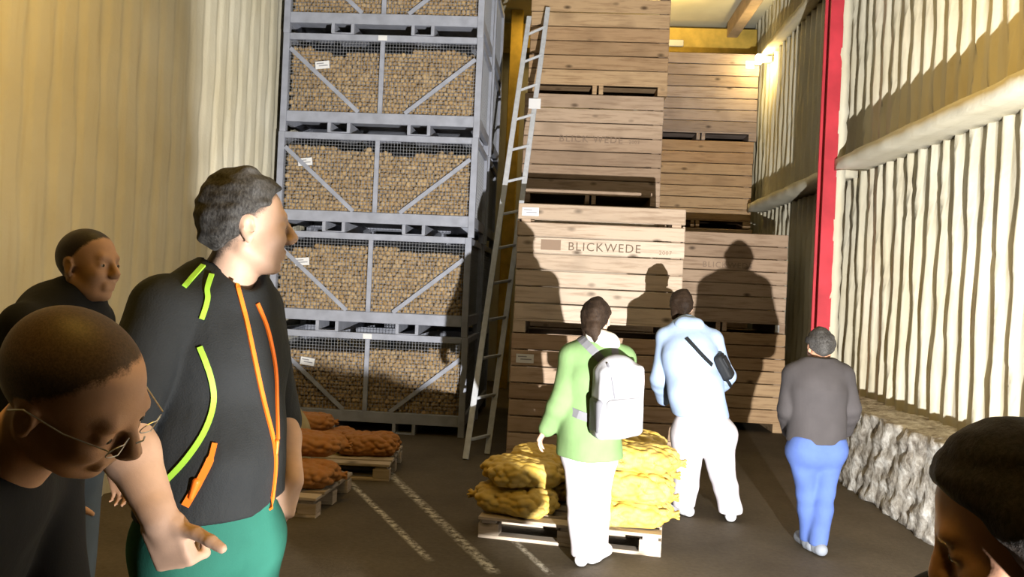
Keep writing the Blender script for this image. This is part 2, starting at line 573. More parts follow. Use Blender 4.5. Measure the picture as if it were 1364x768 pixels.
# lower stack by the wall, two high
LX = at(1040, 400, 10.2).x - FW / 2 + .09
for i in range(2):
    bb = wood_box(meF, FW, FD, FH, LX - .02 * i, 10.2 + FD / 2, i * FH, 0, ('wooden box on the floor behind the person in a dark jacket', 'wooden box with faint lettering on the low stack nearest the ribbed wall')[i], (M['wood_orange'], M['wood'])[i])
    if i == 1:
        lettering('BLICKWEDE', .1, bb, .05, -FD / 2 - .004, .13 + 4 * ph + .03, M['ink_pale'], 1.2)
        paper_tag(bb, FW / 2 - .1, -FD / 2 - .006, .06, .05, .09, lines=False)
# far stack, four high
RX = at(1009, 150, 12.7).x - RW / 2
labs = ['wooden box at the foot of the far corner stack', 'second wooden box up in the far corner stack', 'brown wooden box under the grey one in the far corner stack', 'grey weathered wooden box at the top of the far corner stack beside the lamp']
for i in range(4):
    bb = wood_box(meR, RW, RD, RH, RX + (.0, .01, -.03, .0)[i], 12.7 + RD / 2, i * RH, 0, labs[i], (M['wood'], M['wood'], M['wood_orange'], M['wood_grey'])[i])
    if i == 3: paper_tag(bb, RW / 2 - .15, -RD / 2 - .006, RH - .18, .13, .12, lines=False)

# ------------------------------------------------------------------ steel crates
CW, CD, CH = 2.24, 1.2, 1.10
cr_left = at(366, 250, 8.7).x
CX = cr_left + CW / 2
CY = 8.7 + CD / 2


def crate_proto():
    r = empty('steel_crate', (0, 0, 0))
    st = M['steel']
    hw, hd = CW / 2, CD / 2
    for sx in (-1, 1):
        for sy in (-1, 1):
            b = MB(); b.box(-.035, .035, -.035, .035, 0, CH - .0, .004)
            o = b.build('post', st, r); o.location = (sx * (hw - .035), sy * (hd - .035), 0)
    b = MB()
    for sy in (-1, 1):
        b.box(-hw + .07, hw - .07, sy * (hd - .03) - .025, sy * (hd - .03) + .025, CH - .07, CH, .004)
    for sx in (-1, 1):
        b.box(sx * (hw - .03) - .025, sx * (hw - .03) + .025, -hd + .07, hd - .07, CH - .07, CH, .004)
    b.build('top_rim', st, r)
    b = MB()
    for sy in (-1, 1):
        b.box(-hw + .07, hw - .07, sy * (hd - .03) - .025, sy * (hd - .03) + .025, .115, .235, .004)
    for sx in (-1, 1):
        b.box(sx * (hw - .03) - .025, sx * (hw - .03) + .025, -hd + .07, hd - .07, .115, .235, .004)
    b.box(-hw + .06, hw - .06, -hd + .06, hd - .06, .2, .215)
    b.build('base_frame', st, r)
    for fx in (-.5 + .30, -.5 + .70):
        x = fx * CW
        b = MB()
        for s in (-.11, .11):
            b.box(x + s - .018, x + s + .018, -hd, hd, 0.012, .116)
        b.box(x - .125, x + .125, -hd, hd, .002, .014)
        b.build('fork_channel', st, r)
    for sy in (-1, 1):
        b = MB(); b.box(-.025, .025, sy * (hd - .025) - .02, sy * (hd - .025) + .02, .235, CH - .07, .003); b.build('middle_post', st, r)
    for sy in (-1, 1):
        for a, c in (((-hw + .08, .93), (-.24, .24)), ((hw - .08, .86), (.28, .24))):
            b = MB(); b.bar((a[0], sy * (hd - .012), a[1]), (c[0], sy * (hd - .012), c[1]), .012, .045); b.build('brace', st, r)
    b = MB(); w = .0016
    zs = [.24 + .035 * i for i in range(23)]
    for sy in (-1, 1):
        y = sy * (hd - .035)
        for i in range(int((CW - .14) / .035)):
            x = -hw + .08 + i * .035
            b.box(x - w, x + w, y - w, y + w, .235, CH - .07)
        for z in zs: b.box(-hw + .07, hw - .07, y - w, y + w, z - w, z + w)
    for sx in (-1, 1):
        x = sx * (hw - .035)
        for i in range(int((CD - .14) / .035)):
            y = -hd + .08 + i * .035
            b.box(x - w, x + w, y - w, y + w, .235, CH - .07)
        for z in zs: b.box(x - w, x + w, -hd + .07, hd - .07, z - w, z + w)
    b.build('wire_mesh', M['wire'], r)
    return r


proto = crate_proto()
crates = []
ord_ = ['bottom grey steel potato crate of the front stack, standing on the floor', 'second grey steel crate of potatoes from the floor, in the front stack',
        'third grey steel crate of potatoes from the floor, in the front stack', 'fourth grey steel crate of potatoes from the floor, with a slipped white tag', 'topmost grey steel crate of potatoes, just under the ceiling in the front stack']
orr = ['bottom steel crate of the dark stack behind the front crates', 'second steel crate up in the dark stack behind the front crates', 'third steel crate up in the dark stack behind the front crates',
       'fourth steel crate up in the dark stack behind the front crates', 'topmost steel crate of the dark stack behind the front crates']
for row in range(2):
    for i in range(5):
        c = proto if (row == 0 and i == 0) else copy_tree(proto)
        c.location = (CX + (0, -.012, .012, .02, .015)[i] + row * .02, CY + row * (CD + .06), i * CH)
        c['label'] = (ord_ if row == 0 else orr)[i]; c['category'] = 'crate'; c['group'] = 'steel potato crates'
        if row == 0: crates.append(c)
for i, (px, py, t) in enumerate(((409, 481, .12), (402, 348, -.1), (406, 215, -.12), (429, 86, -.12))):
    c = crates[i]
    p = at(px, py, 8.7)
    paper_tag(c, p.x - c.location.x, -CD / 2 + .012, p.z - c.location.z, .16, .085, t, 'paper_tag')
p = at(513, 56, 8.7); paper_tag(crates[3], 0, -CD / 2 - .002, CH - .035, .1, .055, 0, 'rim_label', False)
paper_tag(crates[0], 0, -CD / 2 - .002, CH - .035, .1, .055, 0, 'rim_label', False)

# ------------------------------------------------------------------ potatoes
def potato_mat():
    m, nt, b = newmat('earthy_potato_skin')
    b.inputs['Roughness'].default_value = 0.8
    geo = nt.nodes.new('ShaderNodeNewGeometry'); oi = nt.nodes.new('ShaderNodeObjectInfo')
    sm = nt.nodes.new('ShaderNodeMath'); sm.operation = 'MULTIPLY_ADD'
    nt.links.new(oi.outputs['Random'], sm.inputs[0]); sm.inputs[1].default_value = 3.7
    nt.links.new(geo.outputs['Random Per Island'], sm.inputs[2])
    fr = nt.nodes.new('ShaderNodeMath'); fr.operation = 'FRACT'; nt.links.new(sm.outputs[0], fr.inputs[0])
    c = ramp(nt, fr.outputs[0], [(0, (.36, .235, .105)), (.5, (.46, .31, .15)), (1, (.54, .385, .20))])
    v = coords(nt)
    f = noise(nt, v, 28, 4, .65)
    c = mix(nt, ramp(nt, f, [(.5, (0, 0, 0)), (.72, (.6, .6, .6))]), c, (.20, .13, .07))
    nt.links.new(c, b.inputs['Base Color'])
    bump(nt, b, noise(nt, v, 90, 3), .2, .002)
    return m


M['potato'] = potato_mat()


def potato_shape(seed, sub=2):
    r = random.Random(seed)
    bm = bmesh.new()
    bmesh.ops.create_icosphere(bm, subdivisions=sub, radius=1.0)
    sx, sy, sz = r.uniform(1.05, 1.3), r.uniform(.85, 1.0), r.uniform(.82, .95)
    a, b, c = (r.uniform(0, 6) for _ in range(3))
    for v in bm.verts:
        p = v.co
        k = 1 + .06 * math.sin(2.3 * p.x + a) + .05 * math.sin(2.9 * p.y + b) + .05 * math.sin(2.6 * p.z + c)
        v.co = Vector((p.x * sx * k, p.y * sy * k, p.z * sz * k)) * .0285
    bm.verts.index_update()
    vs = np.array([v.co[:] for v in bm.verts]); fs = np.array([[v.index for v in f.verts] for f in bm.faces])
    bm.free()
    return vs, fs


def rot_rand(r):
    return Quaternion((r.gauss(0, 1), r.gauss(0, 1), r.gauss(0, 1), r.gauss(0, 1))).normalized()


shapes = [potato_shape(s) for s in range(6)]
pot_me = []
for vs, fs in shapes:
    me = bpy.data.meshes.new('potato'); me.from_pydata(vs.tolist(), [], fs.tolist())
    me.materials.append(M['potato']); me.polygons.foreach_set('use_smooth', [True] * len(me.polygons)); pot_me.append(me)
r = random.Random(21)
SV, SF = [], []
base = 0
cand = []
for i, c in enumerate(crates):
    cx, cy, cz = c.location
    dx = .052; dz = .046
    x0 = cx - CW / 2 + .105; x1 = cx + CW / 2 - .105
    nx = int((x1 - x0) / dx)
    for layer in range(3):
        y = cy - CD / 2 + .068 + layer * .045
        for kz in range(16):
            for kx in range(nx + 1):
                x = x0 + kx * dx + (.026 if (kz + layer) % 2 else 0) + r.uniform(-.008, .008)
                z = cz + .248 + kz * dz + r.uniform(-.006, .006)
                top = cz + .93 + .035 * math.sin(x * 3.1 + i * 2) + .02 * math.sin(x * 9 + i)
                if i == 0: top -= .03
                if x > x1 or z > top: continue
                if i == 4 and z > cz + .6: continue
                cand.append((i, layer, x, y + r.uniform(-.007, .007), z))
    # right-hand side layer
    for kz in range(15):
        for ky in range(18):
            cand.append((i, 5, cx + CW / 2 - .075 - r.uniform(0, .012), cy - CD / 2 + .12 + ky * .055, cz + .25 + kz * .048))
    # body of the heap behind the front potatoes
    xa, xb, ya, yb, za, zb = cx - CW / 2 + .09, cx + CW / 2 - .11, cy - CD / 2 + .14, cy + CD / 2 - .08, cz + .22, cz + (.84 if i != 4 else .55)
    bv = [(x, y, z) for x in (xa, xb) for y in (ya, yb) for z in (za, zb)]
    SV.append(np.array(bv)); SF.append([[base + k for k in f] for f in ((0, 1, 3, 2), (4, 6, 7, 5), (0, 4, 5, 1), (2, 3, 7, 6), (0, 2, 6, 4), (1, 5, 7, 3))]); base += 8
# the 300 nearest the eye (third crate, at eye level) are single potatoes
c2 = crates[2].location
front = sorted([t for t in cand if t[1] == 0 and t[0] == 2], key=lambda t: abs(t[2] - (c2.x - .15)))[:300]
single = set(front)
for k, (i, l, x, y, z) in enumerate(front):
    o = bpy.data.objects.new('potato', pot_me[k % 6]); COL.objects.link(o)
    o.location = (x, y, z); o.rotation_mode = 'QUATERNION'; o.rotation_quaternion = rot_rand(r); s = r.uniform(.88, 1.14); o.scale = (s, s, s)
    tag(o, 'earthy brown potato against the wire mesh of the third steel crate from the floor', 'potato', 'potatoes behind the mesh of the third crate')
for t in cand:
    if t in single: continue
    i, l, x, y, z = t
    vs, fs = shapes[r.randrange(6)]
    R3 = np.array(rot_rand(r).to_matrix())
    SV.append((vs * r.uniform(.88, 1.14)) @ R3.T + np.array([x, y, z])); SF.append((fs + base).tolist()); base += len(vs)
me = bpy.data.meshes.new('potatoes')
me.from_pydata(np.concatenate(SV).tolist(), [], [f for b_ in SF for f in b_])
po_ = link('potatoes', me, M['potato'], None, True)
tag(po_, 'earthy brown potatoes filling the stacked steel crates', 'potatoes', kind='stuff')

# ------------------------------------------------------------------ ladder
la = empty('ladder', (0, 0, 0))
tag(la, 'tall aluminium ladder leaning against the tall stack of wooden boxes', 'ladder')
LB = [at_floor(620, 612), at_floor(649, 605)]
LT = [at(705, 22, 9.82), at(730, 10, 9.90)]
LB[0].y -= 0; 
for k in range(2):
    a, t = LB[k], LT[k]
    b = MB(); b.bar((a.x, a.y, .004 + .0), t, .058, .028, up=(0, -1, .4), bev=.004)
    b.build('rail', M['alu'], la)
for i in range(13):
    f = .035 + i * .076
    a = Vector((LB[0].x, LB[0].y, 0)).lerp(LT[0], f); t = Vector((LB[1].x, LB[1].y, 0)).lerp(LT[1], f)
    b = MB(); b.bar(a, t, .03, .03, bev=.005); b.build('rung', M['alu'], la)
p = at(716, 134, 9.2)
f = (p.z) / LT[1].z
q = Vector((LB[1].x, LB[1].y, 0)).lerp(LT[1], f)
b = MB(); b.box(-.07, .07, -.045, -.042, -.06, .06, 0); o = b.build('sticker', M['paper'], la); o.location = q; tag(o, 'white sticker on the rail')

def scrap(px, py, s, lab):
    p = at_floor(px, py)
    bm = bmesh.new(); bmesh.ops.create_icosphere(bm, subdivisions=2, radius=1.0)
    for v in bm.verts:
        k = 1 + .35 * math.sin(5 * v.co.x + px) * math.cos(6 * v.co.y + py)
        v.co = Vector((v.co.x * k * s, v.co.y * k * s * .6, (v.co.z * k + .9) * s * .22))
    me = bpy.data.meshes.new('paper_scrap'); bm.to_mesh(me); bm.free()
    o = link('paper_scrap', me, M['paper']); o.location = (p.x, p.y, 0)
    tag(o, lab, 'litter')
scrap(452, 630, .05, 'crumpled white paper scrap on the floor in front of the pallet by the crates')
scrap(512, 612, .05, 'crumpled white paper scrap beside the corner of the pallet by the crates')
scrap(682, 715, .04, 'small white paper scrap in front of the dark end of the middle pallet')
# ------------------------------------------------------------------ wall lamp
wl = empty('wall_lamp', at(1013, 79, 12.5))
pp = wl.location
tag(wl, 'glowing wall lamp beside the grey wooden box at the top', 'lamp')
b = MB(); b.box(-.07, .02, -.06, .06, -.07, .07, .012); b.build('lamp_glass', emit('lamp_glow', (1, .86, .5), 30), wl)
b = MB(); b.box(.02, XR - pp.x - .045, -.05, .05, -.045, .045, .01); b.build('bracket', M['steel'], wl)
l = bpy.data.lights.new('wall_lamp_light', 'POINT'); l.energy = 28; l.color = (1, .72, .25); l.shadow_soft_size = .08
lo = bpy.data.objects.new('wall_lamp_light', l); COL.objects.link(lo); lo.location = pp + Vector((-.02, -.14, -.1))
# ------------------------------------------------------------------ distance-field modelling (bodies, clothes, sacks)
def V(*a):
    return np.array(a, float)


def unit(v):
    v = np.asarray(v, float)
    return v / (np.linalg.norm(v) + 1e-12)


class Prim:
    """kind rc: tapered capsule (optionally flattened), ell: ellipsoid, box: rounded box, plane; op '+', '-', '&'"""
    def __init__(s, kind, k=.02, op='+', **kw):
        s.kind = kind; s.k = k; s.op = op; s.__dict__.update(kw)

    def bounds(s):
        if s.kind == 'rc':
            m = max(s.ra, s.rb) * max(1.0, s.f)
            return np.minimum(s.a, s.b) - m, np.maximum(s.a, s.b) + m
        if s.kind == 'ell':
            m = max(s.r); return s.c - m, s.c + m
        if s.kind == 'box':
            m = np.linalg.norm(s.h) + s.r; return s.c - m, s.c + m
        return None

    def d(s, P):
        if s.kind == 'rc':
            pa = P - s.a; ba = s.b - s.a
            if s.n is not None:
                t = pa @ s.n
                pa = pa + (t * (1 / s.f - 1))[..., None] * s.n
                ba = ba + (ba @ s.n) * (1 / s.f - 1) * s.n
            h = np.clip((pa @ ba) / (ba @ ba + 1e-12), 0, 1)
            q = pa - h[..., None] * ba
            return (np.sqrt((q * q).sum(-1)) - (s.ra + (s.rb - s.ra) * h)) * min(1.0, s.f if s.n is not None else 1.0) ** .5
        if s.kind == 'ell':
            q = (P - s.c) @ s.A.T
            k0 = np.sqrt(((q / s.r) ** 2).sum(-1)); k1 = np.sqrt(((q / s.r ** 2) ** 2).sum(-1)) + 1e-9
            return k0 * (k0 - 1) / k1
        if s.kind == 'box':
            q = np.abs((P - s.c) @ s.A.T) - s.h
            return np.sqrt((np.maximum(q, 0) ** 2).sum(-1)) + np.minimum(q.max(-1), 0) - s.r
        if s.kind == 'plane':
            return (P - s.c) @ s.n


def rc(a, b, ra, rb, k=.02, n=None, f=1.0, op='+'):
    a = np.asarray(a, float); b = np.asarray(b, float)
    return Prim('rc', k, op, a=a, b=b, ra=ra, rb=rb, n=None if n is None else unit(n), f=f)


def ell(c, r, A=None, k=.02, op='+'):
    return Prim('ell', k, op, c=np.asarray(c, float), r=np.asarray(r, float), A=np.eye(3) if A is None else np.asarray(A, float))


def rbox(c, h, A=None, r=.01, k=.01, op='+'):
    return Prim('box', k, op, c=np.asarray(c, float), h=np.asarray(h, float), A=np.eye(3) if A is None else np.asarray(A, float), r=r)


def cut(c, n, k=.006):
    """keeps the side n points away from"""
    return Prim('plane', k, '&', c=np.asarray(c, float), n=unit(n))


def smin(a, b, k):
    h = np.clip(.5 + .5 * (b - a) / k, 0, 1)
    return b + (a - b) * h - k * h * (1 - h)


def sdf_at(prims, P):
    P = np.asarray(P, float)
    v = np.full(P.shape[:-1], 9.0)
    for p in prims:
        d = p.d(P)
        if p.op == '+': v = smin(v, d, p.k)
        elif p.op == '-': v = -smin(-v, d, p.k)
        else: v = -smin(-v, -d, p.k)
    return v


def sdf_mesh(name, prims, vox, disp=None):
    los, his = zip(*[p.bounds() for p in prims if p.op == '+'])
    lo = np.min(los, 0) - 3 * vox; hi = np.max(his, 0) + 3 * vox
    n = np.ceil((hi - lo) / vox).astype(int) + 1
    ax = [lo[i] + vox * np.arange(n[i]) for i in range(3)]
    F = np.full(tuple(n), .2, np.float64)
    for p in prims:
        b = p.bounds()
        if b is None: i0, i1 = np.zeros(3, int), n
        else:
            m = p.k + 2.5 * vox
            i0 = np.clip(np.floor((b[0] - m - lo) / vox).astype(int), 0, n); i1 = np.clip(np.ceil((b[1] + m - lo) / vox).astype(int) + 1, 0, n)
        if (i1 <= i0).any(): continue
        sl = tuple(slice(a, c) for a, c in zip(i0, i1))
        P = np.stack(np.meshgrid(*[ax[i][sl[i]] for i in range(3)], indexing='ij'), -1)
        d = p.d(P); v = F[sl]
        if p.op == '+': F[sl] = smin(v, d, p.k)
        elif p.op == '-': F[sl] = -smin(-v, d, p.k)
        else: F[sl] = -smin(-v, -d, p.k)
    if disp is not None:
        near = np.abs(F) < .05
        idx = np.argwhere(near)
        P = lo + idx * vox
        F[near] += disp(P)
    # surface nets
    ins = F < 0
    nx, ny, nz = n
    cs = [(i, j, k) for i in (0, 1) for j in (0, 1) for k in (0, 1)]
    cnt = sum(ins[i:nx - 1 + i, j:ny - 1 + j, k:nz - 1 + k].astype(np.int8) for i, j, k in cs)
    act = (cnt > 0) & (cnt < 8)
    ids = np.argwhere(act)
    num = np.full(act.shape, -1, np.int64); num[act] = np.arange(len(ids))
    vals = {c: F[ids[:, 0] + c[0], ids[:, 1] + c[1], ids[:, 2] + c[2]] for c in cs}
    acc = np.zeros((len(ids), 3)); w = np.zeros(len(ids))
    for c in cs:
        for axi in range(3):
            if c[axi] == 1: continue
            e = list(c); e[axi] = 1; e = tuple(e)
            a, b = vals[c], vals[e]
            cr = (a < 0) != (b < 0)
            t = np.where(cr, a / np.where(cr, a - b, 1), 0)
            pt = np.tile(np.array(c, float), (len(ids), 1)); pt[:, axi] += t
            acc[cr] += pt[cr]; w[cr] += 1
    co = lo + vox * (ids + acc / w[:, None])
    faces = []
    for axi in range(3):
        o1, o2 = [(1, 2), (2, 0), (0, 1)][axi]
        sl0 = [slice(1, m - 1) for m in n]; sl1 = [slice(1, m - 1) for m in n]
        sl0[axi] = slice(0, n[axi] - 1); sl1[axi] = slice(1, n[axi])
        a = ins[tuple(sl0)]; b = ins[tuple(sl1)]
        ch = np.argwhere(a != b)
        off = np.array([1, 1, 1]); off[axi] = 0
        e = ch + off
        fl = a[tuple(ch.T)]
        def cell(d1, d2):
            q = e.copy(); q[:, o1] -= d1; q[:, o2] -= d2
            return num[q[:, 0], q[:, 1], q[:, 2]]
        quad = np.stack([cell(1, 1), cell(0, 1), cell(0, 0), cell(1, 0)], 1)
        quad[~fl] = quad[~fl][:, ::-1]
        faces.append(quad)
    faces = np.concatenate(faces)
    faces = faces[(faces >= 0).all(1)]
    me = bpy.data.meshes.new(name)
    me.from_pydata(co.tolist(), [], faces.tolist())
    return me


def sines(amp, freqs, seed=0):
    r = random.Random(seed)
    ws = []
    for f in freqs:
        for _ in range(3):
            d = unit([r.gauss(0, 1) for _ in range(3)]) * f
            ws.append((d, r.uniform(0, 6.28), amp * freqs[0] / f))
    def fn(P):
        return sum(a * np.sin(P @ d + ph) for d, ph, a in ws) / 1.7
    return fn


def sdf_obj(name, prims, vox, mat, parent, disp=None, origin=None):
    me = sdf_mesh(name, prims, vox, disp)
    if origin is not None:
        me.transform(Matrix.Translation(-Vector(origin)))
    return link(name, me, mat, parent, True)


# ------------------------------------------------------------------ sacks of potatoes
def net_mat(name, netc, inc):
    m, nt, b = newmat(name)
    b.inputs['Roughness'].default_value = .7
    v = coords(nt)
    ws = []
    for a in (.7, -.7):
        mp = nt.nodes.new('ShaderNodeMapping'); mp.inputs['Rotation'].default_value = (a, a * .6, a)
        nt.links.new(v, mp.inputs[0])
        wv = nt.nodes.new('ShaderNodeTexWave'); wv.inputs['Scale'].default_value = 55; wv.inputs['Distortion'].default_value = 1.0
        nt.links.new(mp.outputs[0], wv.inputs[0]); ws.append(wv.outputs['Fac'])
    mx = nt.nodes.new('ShaderNodeMath'); mx.operation = 'MAXIMUM'; nt.links.new(ws[0], mx.inputs[0]); nt.links.new(ws[1], mx.inputs[1])
    f = noise(nt, v, 14, 3)
    under = ramp(nt, f, [(.35, inc), (.7, tuple(c * .7 for c in inc))])
    c = mix(nt, ramp(nt, mx.outputs[0], [(.55, (.25, .25, .25)), (.9, (1, 1, 1))]), under, netc)
    c = mix(nt, ramp(nt, noise(nt, v, 9, 2), [(.4, (0, 0, 0)), (.65, (.8, .8, .8))]), c, netc)
    nt.links.new(c, b.inputs['Base Color'])
    bump(nt, b, mx.outputs[0], .2, .002)
    return m


M['net_yellow'] = net_mat('yellow_net', (.70, .45, .06), (.74, .62, .32))
M['net_orange_shade'] = net_mat('orange_shade_net', (.42, .16, .03), (.40, .22, .08))  # same net as the yellow, its warm shade put into a darker orange


def sack_prims(L, W, H, seed):
    """lying net sack along x, slumped over its potatoes, its gathered mouth at +x"""
    r = random.Random(seed)
    p = [ell((0, 0, H * .48), (L * .44, W * .44, H * .44), k=.02), rbox((0, 0, H * .42), (L * .30, W * .28, H * .22), r=.05, k=.03)]
    pts = []
    tries = 0
    while len(pts) < 190 and tries < 9000:
        tries += 1
        u = unit([r.gauss(0, 1) for _ in range(3)])
        e = (abs(u[0]) ** 2.6 + abs(u[1]) ** 2.6 + abs(u[2]) ** 2.6) ** (1 / 2.6)
        wv = 1 + .08 * math.sin(5 * u[0] + seed) + .06 * math.sin(7 * u[1] + 2 * seed)
        q = u / e * np.array([L * .45 * wv, W * .45 * wv, H * .46 * wv]) + np.array([0, 0, H * .5])
        if q[2] < .035: q[2] = .035
        if any(np.linalg.norm(q - o) < .042 for o in pts): continue
        pts.append(q)
        s = r.uniform(.028, .037)
        p.append(ell(q, (s * r.uniform(1.05, 1.35), s, s * .92), k=.014))
    # gathered mouth: neck and a ruffled tuft
    p.append(rc((L * .42, 0, H * .45), (L * .54, .01, H * .40), .07, .022, k=.03))
    for i in range(6):
        a = i * 1.047
        p.append(rc((L * .54, .01, H * .40), (L * .54 + .05, .01 + .035 * math.cos(a), H * .40 + .035 * math.sin(a)), .014, .010, k=.012))
    p.append(cut((0, 0, .0), (0, 0, -1)))
    return p


sack_me = []
for s in range(3):
    me = sdf_mesh('net_sack', sack_prims(.62, .44, .20 + .02 * s, s + 3), .009)
    me.polygons.foreach_set('use_smooth', [True] * len(me.polygons)); me.materials.append(M['net_yellow']); sack_me.append(me)
sack_o = []
for s in range(3):
    me = sack_me[s].copy(); me.materials.clear(); me.materials.append(M['net_orange_shade']); sack_o.append(me)


def sack(i, x, y, z, rz, label, group, orange=False, tilt=(0, 0), sc=1.0, cat='sack'):
    o = bpy.data.objects.new('potato_sack', (sack_o if orange else sack_me)[i % 3]); COL.objects.link(o)
    o.location = (x, y, z); o.rotation_euler = (tilt[0], tilt[1], rz); o.scale = (sc, sc, sc * .84)
    tag(o, label, cat, group)
    return o


# pallets
def pallet_proto():
    r = empty('pallet', (0, 0, 0))
    for i in range(5):
        y = -.35 + i * .175
        b = MB(); b.box(-.6, .6, y - .06, y + .06, .122, .144, .003); b.build('deck_board', M['pallet'], r)
    for x in (-.53, 0, .53):
        b = MB(); b.box(x - .05, x + .05, -.4, .4, .1, .122, .003); b.build('stringer_board', M['pallet'], r)
    for y in (-.35, 0, .35):
        b = MB(); b.box(-.6, .6, y - .05, y + .05, 0, .022, .003); b.build('bottom_board', M['pallet'], r)
        for x in (-.53, 0, .53):
            b = MB(); b.box(x - .07, x + .07, y - .05, y + .05, .022, .1, .004); b.build('block', M['pallet'], r)
    return r


pal = pallet_proto()
A = at_floor(880, 742); B = at_floor(735, 726)
ang = math.atan2(A.y - B.y, A.x - B.x)
ca, sa = math.cos(ang), math.sin(ang)
def P_(u, v):      # pallet frame: u along the front edge (0 = right end), v into the depth
    return A.x + ca * u - sa * v, A.y + sa * u + ca * v
pc = P_(-.6, .4)
pal.location = (pc[0], pc[1], 0); pal.rotation_euler = (0, 0, ang)
tag(pal, 'pale wooden pallet carrying the yellow net sacks in the middle of the floor', 'pallet', 'wooden pallets')
GY = 'yellow net sacks of potatoes on the middle pallet'
sk = [  # u, v, layer z, rotation, mesh, label
    (-.25, .20, .144, ang + .05, 0, 'yellow net sack at the bottom of the tall pile, nearest the pallet corner'),
    (-.25, .64, .144, ang, 1, 'yellow net sack hidden at the bottom back of the tall pile'),
    (-.24, .20, .318, ang + 3.2, 2, 'second yellow net sack up, front of the tall pile beside the woman in green'),
    (-.25, .62, .33, ang - .1, 0, 'second yellow net sack up at the back of the tall pile'),
    (-.22, .25, .492, ang + .1, 1, 'yellow net sack near the top of the tall pile, pointing at the white trousers'),
    (-.30, .60, .50, ang + 2.9, 2, 'topmost yellow net sack of the tall pile, behind the grey backpack'),
    (-.98, .22, .144, ang + 3.0, 1, 'yellow net sack lying flat at the low end of the pallet, brightly lit'),
    (-.90, .62, .144, ang + .2, 2, 'yellow net sack at the back of the low end of the pallet'),
    (-.98, .28, .325, ang + .5, 0, 'yellow net sack with a ruffled mouth, on top of the low end of the pile'),
    (-.86, .66, .33, ang - .4, 1, 'shaded yellow net sack on the second layer behind the lit one'),
]
for k, (u, v, z, rz, i, lab) in enumerate(sk):
    x, y = P_(u, v)
    sack(i, x, y, z, rz, lab, GY, tilt=(rnd.uniform(-.05, .05), rnd.uniform(-.05, .05)), sc=.93)
GO = 'orange net sacks of potatoes on the pallets beside the crates'
p = at_floor(462, 640)
pl2 = copy_tree(pal); pl2.location = (p.x - .28, p.y + .42, 0); pl2.rotation_euler = (0, 0, .06)
pl2['label'] = 'dark wooden pallet with three orange sacks, in front of the steel crates'
for k, (dx, dy, z, rz, lab) in enumerate(((-.36, .0, .144, .1, 'orange net sack nearest the dark jacket on the pallet by the crates'), (-.02, .16, .144, 1.2, 'middle orange net sack on the pallet by the crates'), (.34, .02, .144, 3.3, 'orange net sack hanging over the free end of the pallet by the crates'), (-.3, .1, .30, .5, 'orange net sack lying on top of two others by the crates'))):
    sack(k, pl2.location.x + dx, pl2.location.y + dy, z, rz, lab, GO, True, sc=.88)
p = at_floor(425, 690)
pl3 = copy_tree(pal); pl3.location = (p.x - .6, p.y + .42, 0); pl3.rotation_euler = (0, 0, -.05)
pl3['label'] = 'dark wooden pallet with orange sacks, behind the man in green trousers'
for k, (dx, dy, z, rz, lab) in enumerate(((.33, -.1, .144, .2, 'orange net sack showing beside the pocketed hand of the man in green trousers'), (-.3, -.1, .144, 2.9, 'orange net sack behind the bare forearm of the man in green trousers'), (.28, .2, .315, .1, 'orange net sack on the upper layer behind the man in green trousers'), (-.32, .16, .315, .9, 'orange net sack on the upper layer beside the ribbed cream wall'))):
    sack(k + 1, pl3.location.x + dx, pl3.location.y + dy, z, rz, lab, GO, True, sc=.93)
shade_pallet = copy_tree(pal); shade_pallet.location = (.56, 2.15, 0); shade_pallet.rotation_euler = (0, 0, math.pi / 2 + .05)  # pallet and sacks added out of view to cast the low shadow on crates
shade_pallet['label'] = 'unseen wooden pallet with two yellow sacks, added to shade the lower crates'
sack(0, .57, 2.05, .144, 1.6, 'lower of two unseen yellow net sacks added to shade the lower crates', 'unseen sacks added to shade the lower crates')
sack(1, .56, 2.07, .34, 1.5, 'upper of two unseen yellow net sacks added to shade the lower crates', 'unseen sacks added to shade the lower crates', sc=1.06)
# pale upright sack standing on the pallet
q = at(392, 520, 6.9)
sp_ = [ell((0, 0, .30), (.19, .16, .30)), ell((0, 0, .12), (.2, .17, .13), k=.05), rc((0, 0, .52), (.02, 0, .62), .09, .05, k=.05), cut((0, 0, 0), (0, 0, -1))]
M['jute'] = plain('pale_olive_cloth', (.45, .38, .22), .9, 0, 8, .2, .3, 120)
pl3b = at(392, 560, 7.2)
jo = sdf_obj('cloth_sack', sp_, .012, M['jute'], None, sines(.006, (18, 40), 3))
jo.location = (at(388, 520, 6.55).x, 6.55, 0.0)
tag(jo, 'pale olive sack standing upright behind the man in green trousers', 'sack')
# ------------------------------------------------------------------ people
def fabric(name, col, rough=.85, wr=.35):
    m, nt, b = newmat(name)
    b.inputs['Roughness'].default_value = rough
    b.inputs['Specular IOR Level'].default_value = .2
    v = coords(nt)
    f = noise(nt, v, 6, 4)
    nt.links.new(ramp(nt, f, [(.3, tuple(c * .85 for c in col)), (.7, tuple(min(1, c * 1.1) for c in col))]), b.inputs['Base Color'])
    n1 = noise(nt, v, 260, 2); n2 = noise(nt, coords(nt, (1, 1, .45)), 11, 3)
    ad = nt.nodes.new('ShaderNodeMath'); ad.operation = 'MULTIPLY_ADD'; nt.links.new(n1, ad.inputs[0]); ad.inputs[1].default_value = .12; nt.links.new(n2, ad.inputs[2])
    bump(nt, b, ad.outputs[0], wr, .012)
    return m


